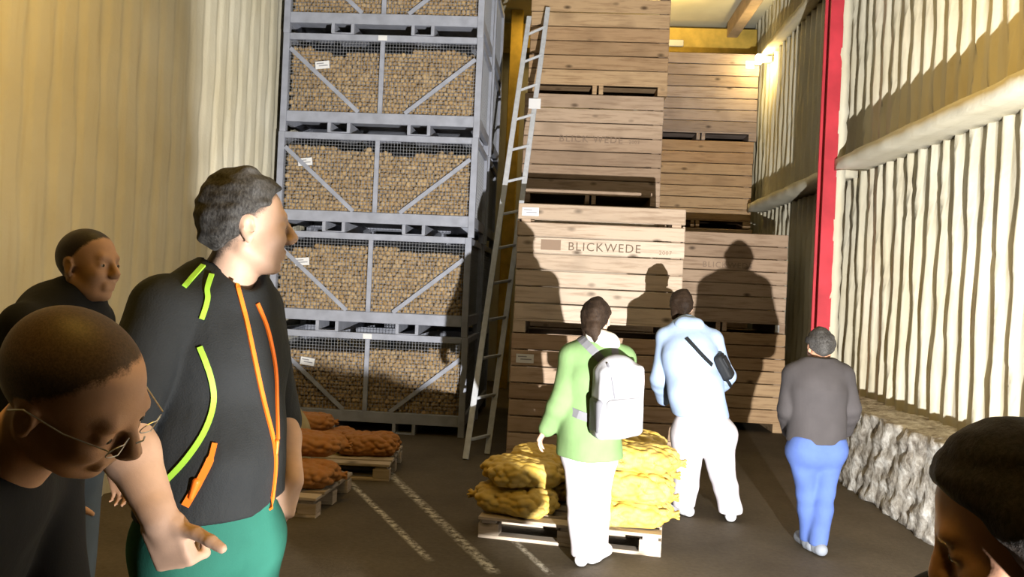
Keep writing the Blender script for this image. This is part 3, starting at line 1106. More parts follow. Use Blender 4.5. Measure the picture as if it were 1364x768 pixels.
def skin_mat(name, col, stubble=None):
    m, nt, b = newmat(name)
    b.inputs['Roughness'].default_value = .5
    b.inputs['Specular IOR Level'].default_value = .35
    b.inputs['Subsurface Weight'].default_value = .08
    b.inputs['Subsurface Radius'].default_value = (.012, .004, .002)
    v = coords(nt)
    f = noise(nt, v, 14, 4, .6)
    c = ramp(nt, f, [(.3, tuple(x * .86 for x in col)), (.7, tuple(min(1, x * 1.06) for x in col))])
    c = mix(nt, ramp(nt, noise(nt, v, 7, 2), [(.5, (0, 0, 0)), (.75, (.35, .35, .35))]), c, (col[0] * .95, col[1] * .65, col[2] * .55))
    nt.links.new(c, b.inputs['Base Color'])
    bump(nt, b, noise(nt, v, 180, 3), .08, .002)
    return m


def hair_mat(name, dark, light):
    m, nt, b = newmat(name)
    b.inputs['Roughness'].default_value = .7
    b.inputs['Specular IOR Level'].default_value = .2
    v = coords(nt, (1, 1, .5))
    f = noise(nt, v, 160, 4, .7); g = noise(nt, v, 9, 3)
    ad = nt.nodes.new('ShaderNodeMath'); ad.operation = 'MULTIPLY_ADD'; nt.links.new(f, ad.inputs[0]); ad.inputs[1].default_value = .6
    ml = nt.nodes.new('ShaderNodeMath'); ml.operation = 'MULTIPLY'; nt.links.new(g, ml.inputs[0]); ml.inputs[1].default_value = .4; nt.links.new(ml.outputs[0], ad.inputs[2])
    nt.links.new(ramp(nt, ad.outputs[0], [(.38, dark), (.66, light)]), b.inputs['Base Color'])
    bump(nt, b, f, .6, .004)
    return m


M['skin'] = skin_mat('fair_skin', (.62, .40, .29))
M['skin_ruddy'] = skin_mat('ruddy_skin', (.55, .30, .19))
M['eye'] = plain('eyeball', (.42, .38, .34), .4)
M['iris'] = plain('iris', (.05, .035, .025), .2)
M['hair_grey'] = hair_mat('short_greying_hair', (.018, .016, .015), (.11, .105, .10))
M['hair_brown'] = hair_mat('brown_hair', (.012, .007, .005), (.050, .030, .018))
M['hair_dark'] = hair_mat('dark_hair', (.010, .008, .007), (.04, .03, .025))
M['jacket_black'] = fabric('black_softshell', (.020, .022, .024), .75, .8)
M['shirt_black'] = fabric('charcoal_shirt', (.03, .032, .036))
M['trouser_green'] = fabric('green_work_trousers', (.022, .125, .092))
M['jacket_green'] = fabric('sage_green_jacket', (.19, .31, .13))
M['white_cloth'] = fabric('white_trousers', (.72, .68, .72), .85, .3)
M['hoodie_blue'] = fabric('pale_blue_hoodie', (.42, .55, .80), .9, .3)
M['jacket_dark'] = fabric('dark_grey_jacket', (.062, .056, .058))
M['jeans'] = fabric('blue_jeans', (.085, .14, .38))
M['jeans_grey'] = fabric('grey_blue_jeans', (.12, .15, .19))
M['shirt_navy'] = fabric('black_pullover', (.012, .012, .014))
M['shoe_white'] = plain('white_trainer', (.75, .76, .80), .5)
M['shoe_grey'] = plain('grey_shoe', (.22, .24, .28), .7)
M['shoe_dark'] = plain('dark_shoe', (.03, .03, .03), .6)
M['lime'] = plain('lime_piping', (.36, .68, .06), .5)
M['orange'] = plain('orange_zip', (.95, .20, .02), .45)
M['bag_grey'] = fabric('pale_grey_backpack', (.42, .42, .45), .7)
M['bag_mid'] = fabric('mid_grey_backpack_side', (.16, .16, .18), .7)
M['strap'] = fabric('grey_strap', (.20, .20, .22), .7)
M['bag_black'] = fabric('black_sling_bag', (.018, .02, .024), .6)
M['metal'] = plain('thin_metal', (.5, .48, .45), .3, .9)
M['fleece'] = fabric('cream_fleece', (.75, .70, .62), .95, .6)


def frame_from(fwd, up):
    f = unit(fwd); l = unit(np.cross(up, f)); u = np.cross(f, l)
    return f, l, u            # forward, left, up


def head_prims(c, fwd, up, s=1.0, nose=1.0):
    f, l, u = frame_from(fwd, up)
    A = np.stack([f, l, u])
    p = lambda a, b, d: c + s * (f * a + l * b + u * d)
    R = lambda *r: np.array(r) * s
    out = [
        ell(p(-.012, 0, .035), R(.100, .077, .086), A, .02),
        ell(p(-.035, 0, .015), R(.072, .072, .075), A, .02),
        ell(p(.042, 0, -.025), R(.052, .060, .078), A, .025),
        ell(p(.030, 0, -.070), R(.052, .053, .045), A, .025),
        rc(p(-.01, .052, -.055), p(.055, .022, -.098), .018 * s, .018 * s, .02),
        rc(p(-.01, -.052, -.055), p(.055, -.022, -.098), .018 * s, .018 * s, .02),
        ell(p(.072, 0, -.100), R(.020, .024, .018), A, .015),
        rc(p(.080, .030, .028), p(.080, -.030, .028), .014 * s, .014 * s, .015),
        rc(p(.092, 0, .018), p(.112 + .006 * nose, 0, -.022), .009 * s, .012 * s, .012),
        ell(p(.106, 0, -.030), R(.016, .019, .012), A, .008),
        ell(p(.062, .038, -.028), R(.030, .022, .025), A, .02), ell(p(.062, -.038, -.028), R(.030, .022, .025), A, .02),
        ell(p(.100, .033, .004), R(.018, .017, .012), A, .012, '-'), ell(p(.100, -.033, .004), R(.018, .017, .012), A, .012, '-'),
        ell(p(.080, .033, .004), R(.013, .016, .013), A, .004), ell(p(.080, -.033, .004), R(.013, .016, .013), A, .004),
        rc(p(.092, .018, -.060), p(.092, -.018, -.060), .008 * s, .008 * s, .008),
        rc(p(.089, .016, -.073), p(.089, -.016, -.073), .009 * s, .009 * s, .008),
        rc(p(.103, .022, -.066), p(.103, -.022, -.066), .0025 * s, .0025 * s, .005, op='-'),
    ]
    for sd in (1, -1):
        e = p(-.008, sd * .078, -.008)
        # ear: leaning shell with a hollow
        fe = unit(f * .35 * -1 + l * sd * .9); ue = unit(u - .15 * f); le = np.cross(ue, fe)
        Ae = np.stack([fe, le, ue])
        out += [ell(e, R(.011, .019, .033), Ae, .006), ell(e + s * (l * sd * .010 + f * .004), R(.009, .010, .019), Ae, .006, '-'), ell(p(.004, sd * .077, -.010), R(.008, .006, .008), A, .004),
                ell(p(-.002, sd * .076, -.036), R(.008, .007, .010), A, .006)]
    return out


def hand_prims(w, d, n, thumb, curl=.5, s=1.0, thumb_dir=None, spread=.1):
    """w wrist, d pointing direction, n palm normal (fingers curl towards n), thumb: direction to the thumb side"""
    d = unit(d); t = unit(np.asarray(thumb, float) - np.dot(thumb, d) * d); nn = np.cross(d, t)
    if np.dot(nn, n) < 0: nn = -nn
    n = nn
    A = np.stack([d, t, n])
    out = [rbox(w + s * d * .048, np.array([.036, .030, .006]) * s, A, .009 * s, .012), ell(w + s * (d * .030 + t * .022 + n * .006), np.array([.032, .018, .015]) * s, A, .012),
           rc(w - s * d * .015, w + s * d * .03, .024 * s, .024 * s, .02, n=n, f=.8)]
    for i, (o, L) in enumerate(((.030, .072), (.010, .080), (-.010, .074), (-.029, .058))):
        q = w + s * (d * (.088 - .004 * abs(i - 1)) + t * o)
        a = .15
        r_ = .0095 - .0006 * i
        for j, fr in enumerate((.45, .32, .25)):
            a += curl * (.9, 1.1, .8)[j]
            dd = d * math.cos(a) + n * math.sin(a) + t * spread * (1 - i / 1.5)
            e = q + s * unit(dd) * L * fr
            out.append(rc(q, e, r_ * s, (r_ - .0009) * s, .006)); q = e; r_ -= .0009
    td = unit(d * .65 + t * .75 + n * .15) if thumb_dir is None else unit(thumb_dir)
    q = w + s * (d * .022 + t * .026)
    e = q + s * unit(td * .7 + t * .3) * .042
    out.append(rc(q, e, .0135 * s, .0115 * s, .012))
    e2 = e + s * td * .034; out.append(rc(e, e2, .0115 * s, .0105 * s, .004))
    e3 = e2 + s * unit(td + d * .12) * .026; out.append(rc(e2, e3, .0108 * s, .0085 * s, .004))
    return out


class Person:
    def __init__(s, label, x, y, face_deg, h, w=1.0):
        s.o = np.array([x, y, 0.0]); a = math.radians(face_deg)
        s.f = np.array([math.cos(a), math.sin(a), 0]); s.l = np.array([-math.sin(a), math.cos(a), 0]); s.u = np.array([0, 0, 1.0])
        s.h = h; s.w = w; s.label = label
        s.root = empty('person', (x, y, 0)); tag(s.root, label, 'person')
        H = h
        s.J = {}
        J = s.J
        J['pelvis'] = s.P(0, 0, .53 * H); J['waist'] = s.P(0, .0, .615 * H); J['chest'] = s.P(0, .0, .73 * H); J['neck'] = s.P(0, -.01, .835 * H)
        for n, sg in (('L', 1), ('R', -1)):
            J['sh' + n] = s.P(sg * .108 * H * w, -.01, .805 * H); J['el' + n] = s.P(sg * .14 * H * w, -.03, .635 * H); J['wr' + n] = s.P(sg * .145 * H * w, .03, .49 * H)
            J['hip' + n] = s.P(sg * .052 * H * w, 0, .50 * H); J['kn' + n] = s.P(sg * .054 * H * w, .01, .275 * H); J['an' + n] = s.P(sg * .056 * H * w, -.01, .05 * H)
            J['toe' + n] = s.P(sg * .064 * H * w, .145, .025)
        J['head'] = s.P(0, .03, .925 * H); s.hf = s.f.copy(); s.hu = s.u.copy()
        s.k = H / 1.75

    def P(s, l, f, u):
        return s.o + s.l * l + s.f * f + s.u * u

    def flat(s, a, b):
        return unit(np.cross(unit(np.asarray(b) - np.asarray(a)), s.l))

    def torso(s, e=0.0, belly=0.0, fl=.66, low=True):
        J, k, w = s.J, s.k, s.w
        pr = []
        def seg(a, b, ra, rb, kk=.05):
            pr.append(rc(J[a], J[b], ra * k * w + e, rb * k * w + e, kk, n=s.flat(J[a], J[b]), f=fl))
        if low: seg('pelvis', 'waist', .165, .150)
        seg('waist', 'chest', .150, .165)
        top = J['chest'] * .35 + J['neck'] * .65
        pr.append(rc(J['chest'], top, .160 * k * w + e, .115 * k * w + e, .05, n=s.flat(J['chest'], J['neck']), f=fl))
        for n in 'LR':
            pr.append(rc(top, J['sh' + n], .062 * k + e, .056 * k + e, .05))
        pr.append(rc(top, J['neck'], .075 * k + e * .6, .058 * k + e * .3, .04))
        if belly:
            c = J['waist'] + s.f * (.075 * k) - s.u * .02
            pr.append(ell(c, (belly + e, belly * 1.15 + e, belly * 1.05 + e), np.stack([s.f, s.l, s.u]), .06))
        return pr

    def arm(s, n, e=0.0, part='all', es=1.0, kk=.018):
        J, k = s.J, s.k * getattr(s, 'ak', 1.0)
        pr = []
        if part in ('all', 'upper'):
            pr.append(rc(J['sh' + n], J['el' + n], .053 * k + e, .041 * k + e * es, kk))
        if part in ('all', 'fore'):
            m = J['el' + n] * .7 + J['wr' + n] * .3
            pr.append(rc(J['el' + n], m, .041 * k + e, .043 * k + e * es, .02)); pr.append(rc(m, J['wr' + n], .042 * k + e, .027 * k + e * es, .02))
        return pr

    def legs(s, e=0.0, ek=0.0, ea=None, sides='LR'):
        J, k, w = s.J, s.k, s.w
        pr = []
        ea = ek if ea is None else ea
        for n in sides:
            pr.append(rc(J['hip' + n] , J['kn' + n], .088 * k * w + e, .058 * k + ek, .03))
            m = J['kn' + n] * .68 + J['an' + n] * .32 - s.f * .012
            pr.append(rc(J['kn' + n], m, .056 * k + ek, .056 * k + ek, .025)); pr.append(rc(m, J['an' + n], .055 * k + ek, .036 * k + ea, .025))
        pr.append(rc(J['hipL'], J['hipR'], .095 * k * w + e, .095 * k * w + e, .04))
        bt = s.f * -.045 * k
        for n in sides: pr.append(ell(J['hip' + n] + bt + s.u * .03, np.array([.085, .085, .095]) * k * w + e, np.stack([s.f, s.l, s.u]), .04))
        return pr

    def feet(s):
        pr = []
        for n in 'LR':
            pr.append(rc(s.J['an' + n] - s.u * .02, s.J['toe' + n], .036, .028, .02))
        return pr

    def body(s, vox, hands=(), mat='skin', nose=1.0, extra=(), head_s=1.0, arms=True):
        pr = s.torso(-.012) + s.legs(-.01, -.006) + s.feet()
        if arms:
            for n in 'LR': pr += s.arm(n)
        pr.append(rc(s.J['neck'] - s.u * .03, s.J['head'] - s.hu * .05 - s.hf * .012, .060 * s.k, .054 * s.k, .025))
        pr += head_prims(s.J['head'], s.hf, s.hu, head_s * (.9 + .1 * s.k), nose)
        for hd in hands: pr += hd
        pr += list(extra)
        s.body_prims = pr
        s.bo = sdf_obj('body', pr, vox, M[mat], s.root, None, s.o)
        return s.bo

    def cloth(s, name, pr, vox, mat, disp=None, parent=None):
        o = sdf_obj(name, pr, vox, M[mat] if isinstance(mat, str) else mat, s.root, disp, s.o)
        if parent is not None: o.parent = parent
        return o

    def shoes(s, mat, vox=.008, up=.0):
        for n in 'LR':
            a, t = s.J['an' + n], s.J['toe' + n]
            d = unit((t - a) * np.array([1, 1, 0])); heel = a - d * .05; 
            z0 = min(a[2], t[2]) - .0
            base = a[2] - .05 * s.h
            pr = [rc(heel * [1, 1, 0] + [0, 0, base + .04], t * [1, 1, 0] + [0, 0, base + .035], .042, .040, .02, n=(0, 0, 1), f=1.0), rc(a - s.u * .035, a + s.u * .03, .045, .042, .02),
                  rc(a - s.u * .01, t * [1, 1, 0] + [0, 0, base + .04], .042, .034, .02), cut((0, 0, base + .002), (0, 0, -1), .004)]
            sdf_obj('shoe', pr, vox, M[mat], s.root, None, s.o)

    def cropped(s, skincol, haircol, front=.05, back=-.09, side=-.02, soft=.012, fade=1.0):
        """close-cropped hair: scalp colour with a grainy hairline"""
        f, l, u = frame_from(s.hf, s.hu); c = s.J['head'] - s.o; k = (.9 + .1 * s.k)
        m, nt, b = newmat('cropped_scalp_and_skin')
        b.inputs['Roughness'].default_value = .55; b.inputs['Specular IOR Level'].default_value = .3
        v = coords(nt)
        def lin(n, pt):
            vm = nt.nodes.new('ShaderNodeVectorMath'); vm.operation = 'DOT_PRODUCT'; nt.links.new(v, vm.inputs[0]); vm.inputs[1].default_value = tuple(n)
            mr = nt.nodes.new('ShaderNodeMapRange'); d0 = float(np.dot(n, pt))
            mr.inputs['From Min'].default_value = d0 + soft * k; mr.inputs['From Max'].default_value = d0 - soft * k
            nt.links.new(vm.outputs['Value'], mr.inputs[0]); return mr.outputs[0]
        p = lambda a, d: c + k * (f * a + u * d)
        ms = [lin(unit(f * .80 - u * .60), p(front, .075)), lin(unit(f * .72 - u * .70), p(.022, side)), lin(unit(-u * .96 - f * .2), p(-.10, back))]
        cur = ms[0]
        for q in ms[1:]:
            mn = nt.nodes.new('ShaderNodeMath'); mn.operation = 'MINIMUM'; nt.links.new(cur, mn.inputs[0]); nt.links.new(q, mn.inputs[1]); cur = mn.outputs[0]
        # ears stay bare
        for sd in (1, -1):
            ds = nt.nodes.new('ShaderNodeVectorMath'); ds.operation = 'DISTANCE'; nt.links.new(v, ds.inputs[0]); ds.inputs[1].default_value = tuple(c + k * (l * sd * .088 - f * .004 - u * .010))
            mr = nt.nodes.new('ShaderNodeMapRange'); mr.inputs['From Min'].default_value = .030; mr.inputs['From Max'].default_value = .038; nt.links.new(ds.outputs['Value'], mr.inputs[0])
            mn = nt.nodes.new('ShaderNodeMath'); mn.operation = 'MINIMUM'; nt.links.new(cur, mn.inputs[0]); nt.links.new(mr.outputs[0], mn.inputs[1]); cur = mn.outputs[0]
        g = noise(nt, v, 330, 3, .7); g2 = noise(nt, v, 45, 3)
        ad = nt.nodes.new('ShaderNodeMath'); ad.operation = 'ADD'; nt.links.new(g, ad.inputs[0]); nt.links.new(g2, ad.inputs[1])
        sc = nt.nodes.new('ShaderNodeMath'); sc.operation = 'MULTIPLY_ADD'; nt.links.new(ad.outputs[0], sc.inputs[0]); sc.inputs[1].default_value = .7; sc.inputs[2].default_value = -.7
        sm = nt.nodes.new('ShaderNodeMath'); sm.operation = 'ADD'; nt.links.new(cur, sm.inputs[0]); nt.links.new(sc.outputs[0], sm.inputs[1])
        fac = ramp(nt, sm.outputs[0], [(.35, (0, 0, 0)), (.75, (fade, fade, fade))])
        sk = ramp(nt, noise(nt, v, 14, 4, .6), [(.3, tuple(x * .86 for x in skincol)), (.7, tuple(min(1, x * 1.06) for x in skincol))])
        hc_ = ramp(nt, g, [(.35, tuple(x * .6 for x in haircol)), (.7, tuple(x * 1.5 for x in haircol))])
        nt.links.new(mix(nt, fac, sk, hc_), b.inputs['Base Color'])
        bump(nt, b, g, .15, .002)
        s.bo.data.materials.clear(); s.bo.data.materials.append(m)

    def eyes(s):
        f, l, u = frame_from(s.hf, s.hu); c = s.J['head']; hs = (.9 + .1 * s.k)
        for sd in (1, -1):
            b = c + hs * (f * .0815 + l * sd * .033 + u * .003)
            o = sdf_obj('eye', [ell(b, np.array([.0115, .0118, .0085]) * hs, np.stack([f, l, u]), .002)], .002, M['eye'], s.root, None, s.o)
            o2 = sdf_obj('iris', [ell(b + f * .0088 * hs, np.array([.0035, .0055, .0055]) * hs, np.stack([f, l, u]), .001)], .0012, M['iris'], None, None, s.o)
            o2.parent = o

    def hair(s, mat, vox, thick=.012, front=.055, back=-.055, side=-.005, top=0.0, extra=(), disp=.004, hs=None):
        """cap of hair over the skull, cut at the hairline"""
        f, l, u = frame_from(s.hf, s.hu); c = s.J['head']; k = (.9 + .1 * s.k) if hs is None else hs
        A = np.stack([f, l, u])
        p = lambda a, b, d: c + k * (f * a + l * b + u * d)
        pr = [ell(p(-.012, 0, .035), np.array([.100 + thick, .077 + thick * .8, .086 + thick + top]) * k, A, .02),
              ell(p(-.035, 0, .010), np.array([.074 + thick, .073 + thick * .7, .080 + thick]) * k, A, .02)]
        # hairline: forehead, temples, ears, nape
        pr.append(Prim('plane', .022, '&', c=p(front, 0, .075), n=unit(f * .80 - u * .60)))
        pr.append(Prim('plane', .018, '&', c=p(.022, 0, side), n=unit(f * .72 - u * .70)))
        pr.append(Prim('plane', .018, '&', c=p(-.10, 0, back), n=unit(-u * .96 - f * .2)))
        for sd in (1, -1):
            pr.append(ell(p(.0, sd * .086, -.012), np.array([.026, .03, .036]) * k, A, .008, '-'))
        pr += list(extra)
        fn = sines(disp, (60, 120, 210), 5) if disp else None
        return s.cloth('hair', pr, vox, mat, fn)


def march(prims, px, py, y0, y1, lift=0.0, dp=None):
    """first point of the surface along the sight line of a pixel (between depths y0 and y1)"""
    sd_ = (lambda q: sdf_at(prims, q) + dp(np.asarray(q))) if dp else (lambda q: sdf_at(prims, q))
    d = ray(px, py); d = np.array(d) / d.y
    t = np.linspace(y0, y1, 400)
    P = np.array(CAMP) + t[:, None] * d
    v = sd_(P)
    i = np.argmax(v < 0) if (v < 0).any() else int(np.argmin(v))
    a, b = t[max(i - 1, 0)], t[i]
    for _ in range(12):
        m = (a + b) / 2
        if sd_((np.array(CAMP) + m * d)[None])[0] < 0: b = m
        else: a = m
    p = np.array(CAMP) + a * d
    e = 1e-3
    g = np.array([sd_((p + e * q)[None])[0] - sd_((p - e * q)[None])[0] for q in np.eye(3)])
    return p + unit(g) * lift, unit(g)


def ribbon(name, pts, nrm, w, t, mat, parent, origin):
    """flat strip lying on a surface"""
    m = len(pts); vs = []; fs = []
    for i in range(m):
        d = unit(pts[min(i + 1, m - 1)] - pts[max(i - 1, 0)]); x = unit(np.cross(d, nrm[i]))
        wi = w[i] if hasattr(w, '__len__') else w
        for a, b in ((-1, -1), (-1, 1), (1, 1), (1, -1)):
            vs.append(pts[i] + x * a * wi / 2 + nrm[i] * (b * t / 2) - np.asarray(origin))
    for i in range(m - 1):
        for k in range(4):
            k2 = (k + 1) % 4
            fs.append((i * 4 + k, i * 4 + k2, i * 4 + 4 + k2, i * 4 + 4 + k))
    fs += [(0, 3, 2, 1), tuple((m - 1) * 4 + k for k in range(4))]
    b = MB(); b.add(vs, fs)
    return b.build(name, mat, parent)


def smooth_path(pts, n=6):
    """Catmull-Rom through pixel points"""
    P = [pts[0]] + list(pts) + [pts[-1]]
    out = []
    for i in range(1, len(P) - 2):
        for k in range(n):
            t = k / n
            p0, p1, p2, p3 = (np.array(P[i + j], float) for j in (-1, 0, 1, 2))
            out.append(.5 * ((2 * p1) + (-p0 + p2) * t + (2 * p0 - 5 * p1 + 4 * p2 - p3) * t * t + (-p0 + 3 * p1 - 3 * p2 + p3) * t ** 3))
    out.append(np.array(pts[-1], float))
    return out


def W(px, py, y):
    return np.array(at(px, py, y))


wr = lambda a, sd: sines(a, (11, 24, 45), sd)
# ---- man in the black jacket with orange zips and green trousers
Y1 = 1.95
c = at(300, 500, Y1)
p1 = Person('man in a black jacket with orange zips and lime piping and green trousers', c.x, Y1, -33, 1.88, 1.04)
J = p1.J
dz = 0.0
J['head'] = W(328, 300, 1.97); p1.hf = unit(np.array([.86, .50, -.02])); p1.ak = 1.28; p1.hu = unit(np.array([.02, 0, 1]))
J['neck'] = W(303, 372, 1.99)
J['chest'] = W(280, 470, 1.98); J['waist'] = W(284, 590, 1.96); J['pelvis'] = W(284, 690, 1.96)
for n, sg in (('L', 1), ('R', -1)):
    J['hip' + n] = J['pelvis'] + p1.l * sg * .098 - p1.u * .06
    J['kn' + n] = np.array([*J['hip' + n][:2], .52]) + p1.f * .02; J['an' + n] = np.array([*J['hip' + n][:2], .095]); J['toe' + n] = J['an' + n] + p1.f * .17 - p1.u * .06
J['shR'] = W(222, 412, 1.84); J['elR'] = W(158, 566, 1.72); J['wrR'] = W(213, 690, 1.66)
J['shL'] = W(334, 412, 2.13); J['elL'] = W(366, 560, 2.24); J['wrL'] = W(386, 640, 2.12)
hR = hand_prims(J['wrR'], W(236, 748, 1.68) - J['wrR'], p1.l * .9 + p1.f * .2, W(290, 735, 1.66) - J['wrR'], 1.3, 1.25, W(290, 734, 1.62) - W(238, 705, 1.66))
hL = hand_prims(J['wrL'], W(372, 700, 2.07) - J['wrL'], -p1.l, W(340, 660, 2.0) - J['wrL'], .6, 1.0, W(374, 684, 2.0) - W(386, 655, 2.06))
p1.w = .88
p1.body(.0055, (hR, hL), 'skin', 1.2)
p1.w = 1.04
p1.eyes()
jk = p1.torso(.014, .080, .78) + [rc(J['waist'], J['pelvis'], .165, .172, .04, n=p1.flat(J['pelvis'], J['waist']), f=.80)] + p1.arm('R', .014, 'upper', 1.2, .012) + p1.arm('L', .014, 'upper', 1.2, .012)
# stand-up collar: hollow ring
cb = J['neck'] - p1.u * .045 + p1.f * .012; ct = J['neck'] + p1.u * .035 + p1.f * .004
jk += [rc(cb, ct, .084, .074, .02), rc(cb + p1.u * .0, ct + p1.u * .06, .066, .062, .006, op='-'),
       ell(J['neck'] + p1.f * .085 + p1.u * .05, (.05, .06, .075), np.stack([p1.f, p1.l, p1.u]), .01, '-'),
       cut(J['pelvis'] + p1.u * .035, unit(-p1.u + .03 * p1.l), .012)]
_j0 = sines(.0045, (14, 30, 60), 4); _j1 = sines(.0055, (26, 44), 17)
def jdisp(P):
    # soft folds running down and across the body, stronger towards the hem
    q = np.asarray(P) * np.array([1.0, 1.0, .42])
    return _j0(P) * .6 + np.maximum(_j1(q), -.002) * .8
sleeve = unit(J['elR'] - J['shR'])
jk.append(Prim('plane', .008, '&', c=J['elR'] - sleeve * .0 - p1.u * .5, n=-p1.u))
jack = p1.cloth('jacket', jk, .0065, 'jacket_black', jdisp)
# T-shirt seen in the open neck
ts = p1.torso(.0, .05, .68, low=False)
ts += [cut(J['neck'] - p1.u * .015 + p1.f * .03, unit(p1.u * .9 + p1.f * .25), .01)]
p1.cloth('t_shirt', ts, .008, 'shirt_black')
# trousers
p1.w = .90
tr = [rc(J['pelvis'], J['pelvis'] + p1.u * .07, .158, .150, .05, n=p1.flat(J['pelvis'], J['pelvis'] + p1.u), f=.76)] + p1.legs(.006, .012, .03) + [cut(J['pelvis'] + p1.u * .085, p1.u, .01), cut((0, 0, .05), (0, 0, -1), .01)]
trs = p1.cloth('trousers', tr, .0075, 'trouser_green', wr(.005, 9))
p1.shoes('shoe_dark')
def strip(name, pix, w, mat, prims=jk, t=.005, par=jack, yr=(1.4, 2.4), lift=.003):
    pp, nn = zip(*[march(prims, x, y, yr[0], yr[1], lift, jdisp if prims is jk else None) for x, y in smooth_path(pix)])
    return ribbon(name, pp, nn, w, t, M[mat], par, p1.o)
strip('zip', [(315, 379), (327, 425), (343, 500), (352, 540), (364, 590), (366, 625), (360, 676)], .011, 'orange')
strip('zip', [(342, 404), (356, 440), (366, 490), (368, 540), (369, 585)], .010, 'orange')
z, zn = march(jk, 367, 588, 1.4, 2.4, .004)
o = sdf_obj('zip_pull', [rc(z, z - p1.u * .03, .006, .004)], .002, M['orange'], None, None, p1.o); o.parent = jack
strip('piping', [(271, 354), (258, 368), (245, 382)], .012, 'lime')
strip('piping', [(282, 366), (276, 385), (276, 400), (268, 425)], .012, 'lime')
strip('piping', [(266, 462), (280, 500), (284, 535), (272, 575), (245, 615), (206, 655)], .013, 'lime')
strip('pocket_zip', [(286, 590), (280, 612), (266, 640), (247, 673)], [.012] * 6 + [.017] * 7 + [.018] * 6, 'orange')
z, zn = march(jk, 262, 640, 1.4, 2.4, .008)
o = sdf_obj('zip_pull', [rc(z, z + (W(266, 632, 1.75) - W(258, 655, 1.75)) * -.9, .009, .006)], .002, M['orange'], None, None, p1.o); o.parent = jack
# pocket stitching on the trousers
strip('stitching', [(283, 702), (284, 720)], .016, 'lime', tr, .002, trs, (1.4, 2.4), .001)
p1.hair('hair_grey', .0045, .011, .060, -.085, .008, .014, disp=.0045)
p1.cropped((.62, .40, .29), (.05, .046, .042), .058, -.105, -.035, .016, .85)

# ---- man bowing in the near corner
Y2 = 1.10
p2 = Person('man with short brown hair and thin metal glasses bowing his head, in dark clothes', at(-40, 600, Y2).x, Y2 + .02, 8, 1.72)
J = p2.J
hc = W(100, 520, Y2)
J['head'] = hc; p2.hf = unit(np.array([.80, .06, -.60])); p2.hu = unit(np.array([.52, -.38, .70]))
J['neck'] = W(-8, 612, Y2 + .07)
base = np.array([J['neck'][0] - .10, Y2 + .03, 0])
J['chest'] = J['neck'] + np.array([-.10, 0, -.16]); J['waist'] = J['neck'] + np.array([-.2, 0, -.38]); J['pelvis'] = J['neck'] + np.array([-.24, 0, -.56])
for n, sg in (('L', 1), ('R', -1)):
    J['sh' + n] = J['neck'] + p2.l * sg * .19 - p2.u * .06 - p2.f * .03
    J['el' + n] = J['sh' + n] - p2.u * .30 + p2.f * .03 + p2.l * sg * .03; J['wr' + n] = J['el' + n] + p2.f * .18 - p2.u * .14
    J['hip' + n] = J['pelvis'] + p2.l * sg * .09 - p2.u * .04; J['kn' + n] = np.array([*J['hip' + n][:2], .48]) + p2.f * .03; J['an' + n] = np.array([*J['hip' + n][:2], .085]); J['toe' + n] = J['an' + n] + p2.f * .16 - p2.u * .055
p2.body(.0055, [hand_prims(J['wr' + n], p2.f * .6 - p2.u, -p2.l * sg, p2.f, .5) for n, sg in (('L', 1), ('R', -1))], 'skin_ruddy')
p2.eyes()
p2.cropped((.60, .34, .21), (.06, .034, .018), .034, -.10, -.03, .014)
p2.cloth('pullover', p2.torso(.02) + p2.arm('L', .02) + p2.arm('R', .02) + [cut(J['pelvis'] - p2.u * .03, -p2.u), cut(J['neck'] + p2.u * .005 + p2.f * .02, unit(p2.u * .8 + p2.f * .5), .01)], .009, 'shirt_navy', wr(.004, 3))
p2.cloth('trousers', p2.legs(.02, .02, .03) + [cut((0, 0, .05), (0, 0, -1))], .010, 'jeans_grey', wr(.004, 5))
p2.shoes('shoe_dark')
f, l, u = frame_from(p2.hf, p2.hu)
g = empty('glasses', (0, 0, 0)); g.parent = p2.root; g.location = Vector(hc - p2.o)
hp = lambda a, b, d: Vector(f * a + l * b + u * d)
for sd in (1, -1):
    b = MB(); b.tube([hp(.106, sd * .056, .016), hp(.05, sd * .078, .014), hp(-.01, sd * .086, .012), hp(-.03, sd * .084, -.01)], .0011, 6); b.build('temple', M['metal'], g)
    b = MB(); ring = [hp(.112 - .006 * abs(math.cos(t)), sd * (.034 + .022 * math.cos(t)), .006 + .012 * math.sin(t)) for t in np.linspace(0, 2 * math.pi, 25)]
    b.tube(ring, .0009, 6); b.build('lens_rim', M['metal'], g)
b = MB(); b.tube([hp(.117, .009, .006), hp(.121, 0, .009), hp(.117, -.009, .006)], .0014, 6); b.build('bridge', M['metal'], g)

# ---- man behind, by the ribbed wall
Y3 = 2.62
c3_ = at(118, 352, Y3)
p3 = Person('man in a black top with cropped hair in front of the cream wall', c3_.x - .08, Y3, 5, 1.80)
J = p3.J
J['head'] = np.array([c3_.x, Y3, c3_.z]); p3.hf = unit(np.array([.97, -.2, -.05])); 
J['neck'] = W(98, 405, Y3)
J['chest'] = W(72, 450, Y3 + .02); J['waist'] = W(70, 520, Y3 + .02); J['pelvis'] = W(75, 590, Y3 + .02)
for n, sg in (('L', 1), ('R', -1)):
    J['sh' + n] = J['neck'] + p3.l * sg * .19 - p3.u * .07 - p3.f * .05; J['el' + n] = J['sh' + n] - p3.u * .31 + p3.l * sg * .03; J['wr' + n] = J['el' + n] - p3.u * .22 + p3.f * .12
    J['hip' + n] = J['pelvis'] + p3.l * sg * .095 - p3.u * .05; J['kn' + n] = np.array([*J['hip' + n][:2], .5]) + p3.f * (.10 if sg < 0 else .02); J['an' + n] = np.array([*J['hip' + n][:2], .09]) + p3.f * (.14 if sg < 0 else -.05); J['toe' + n] = J['an' + n] + p3.f * .17 - p3.u * .06
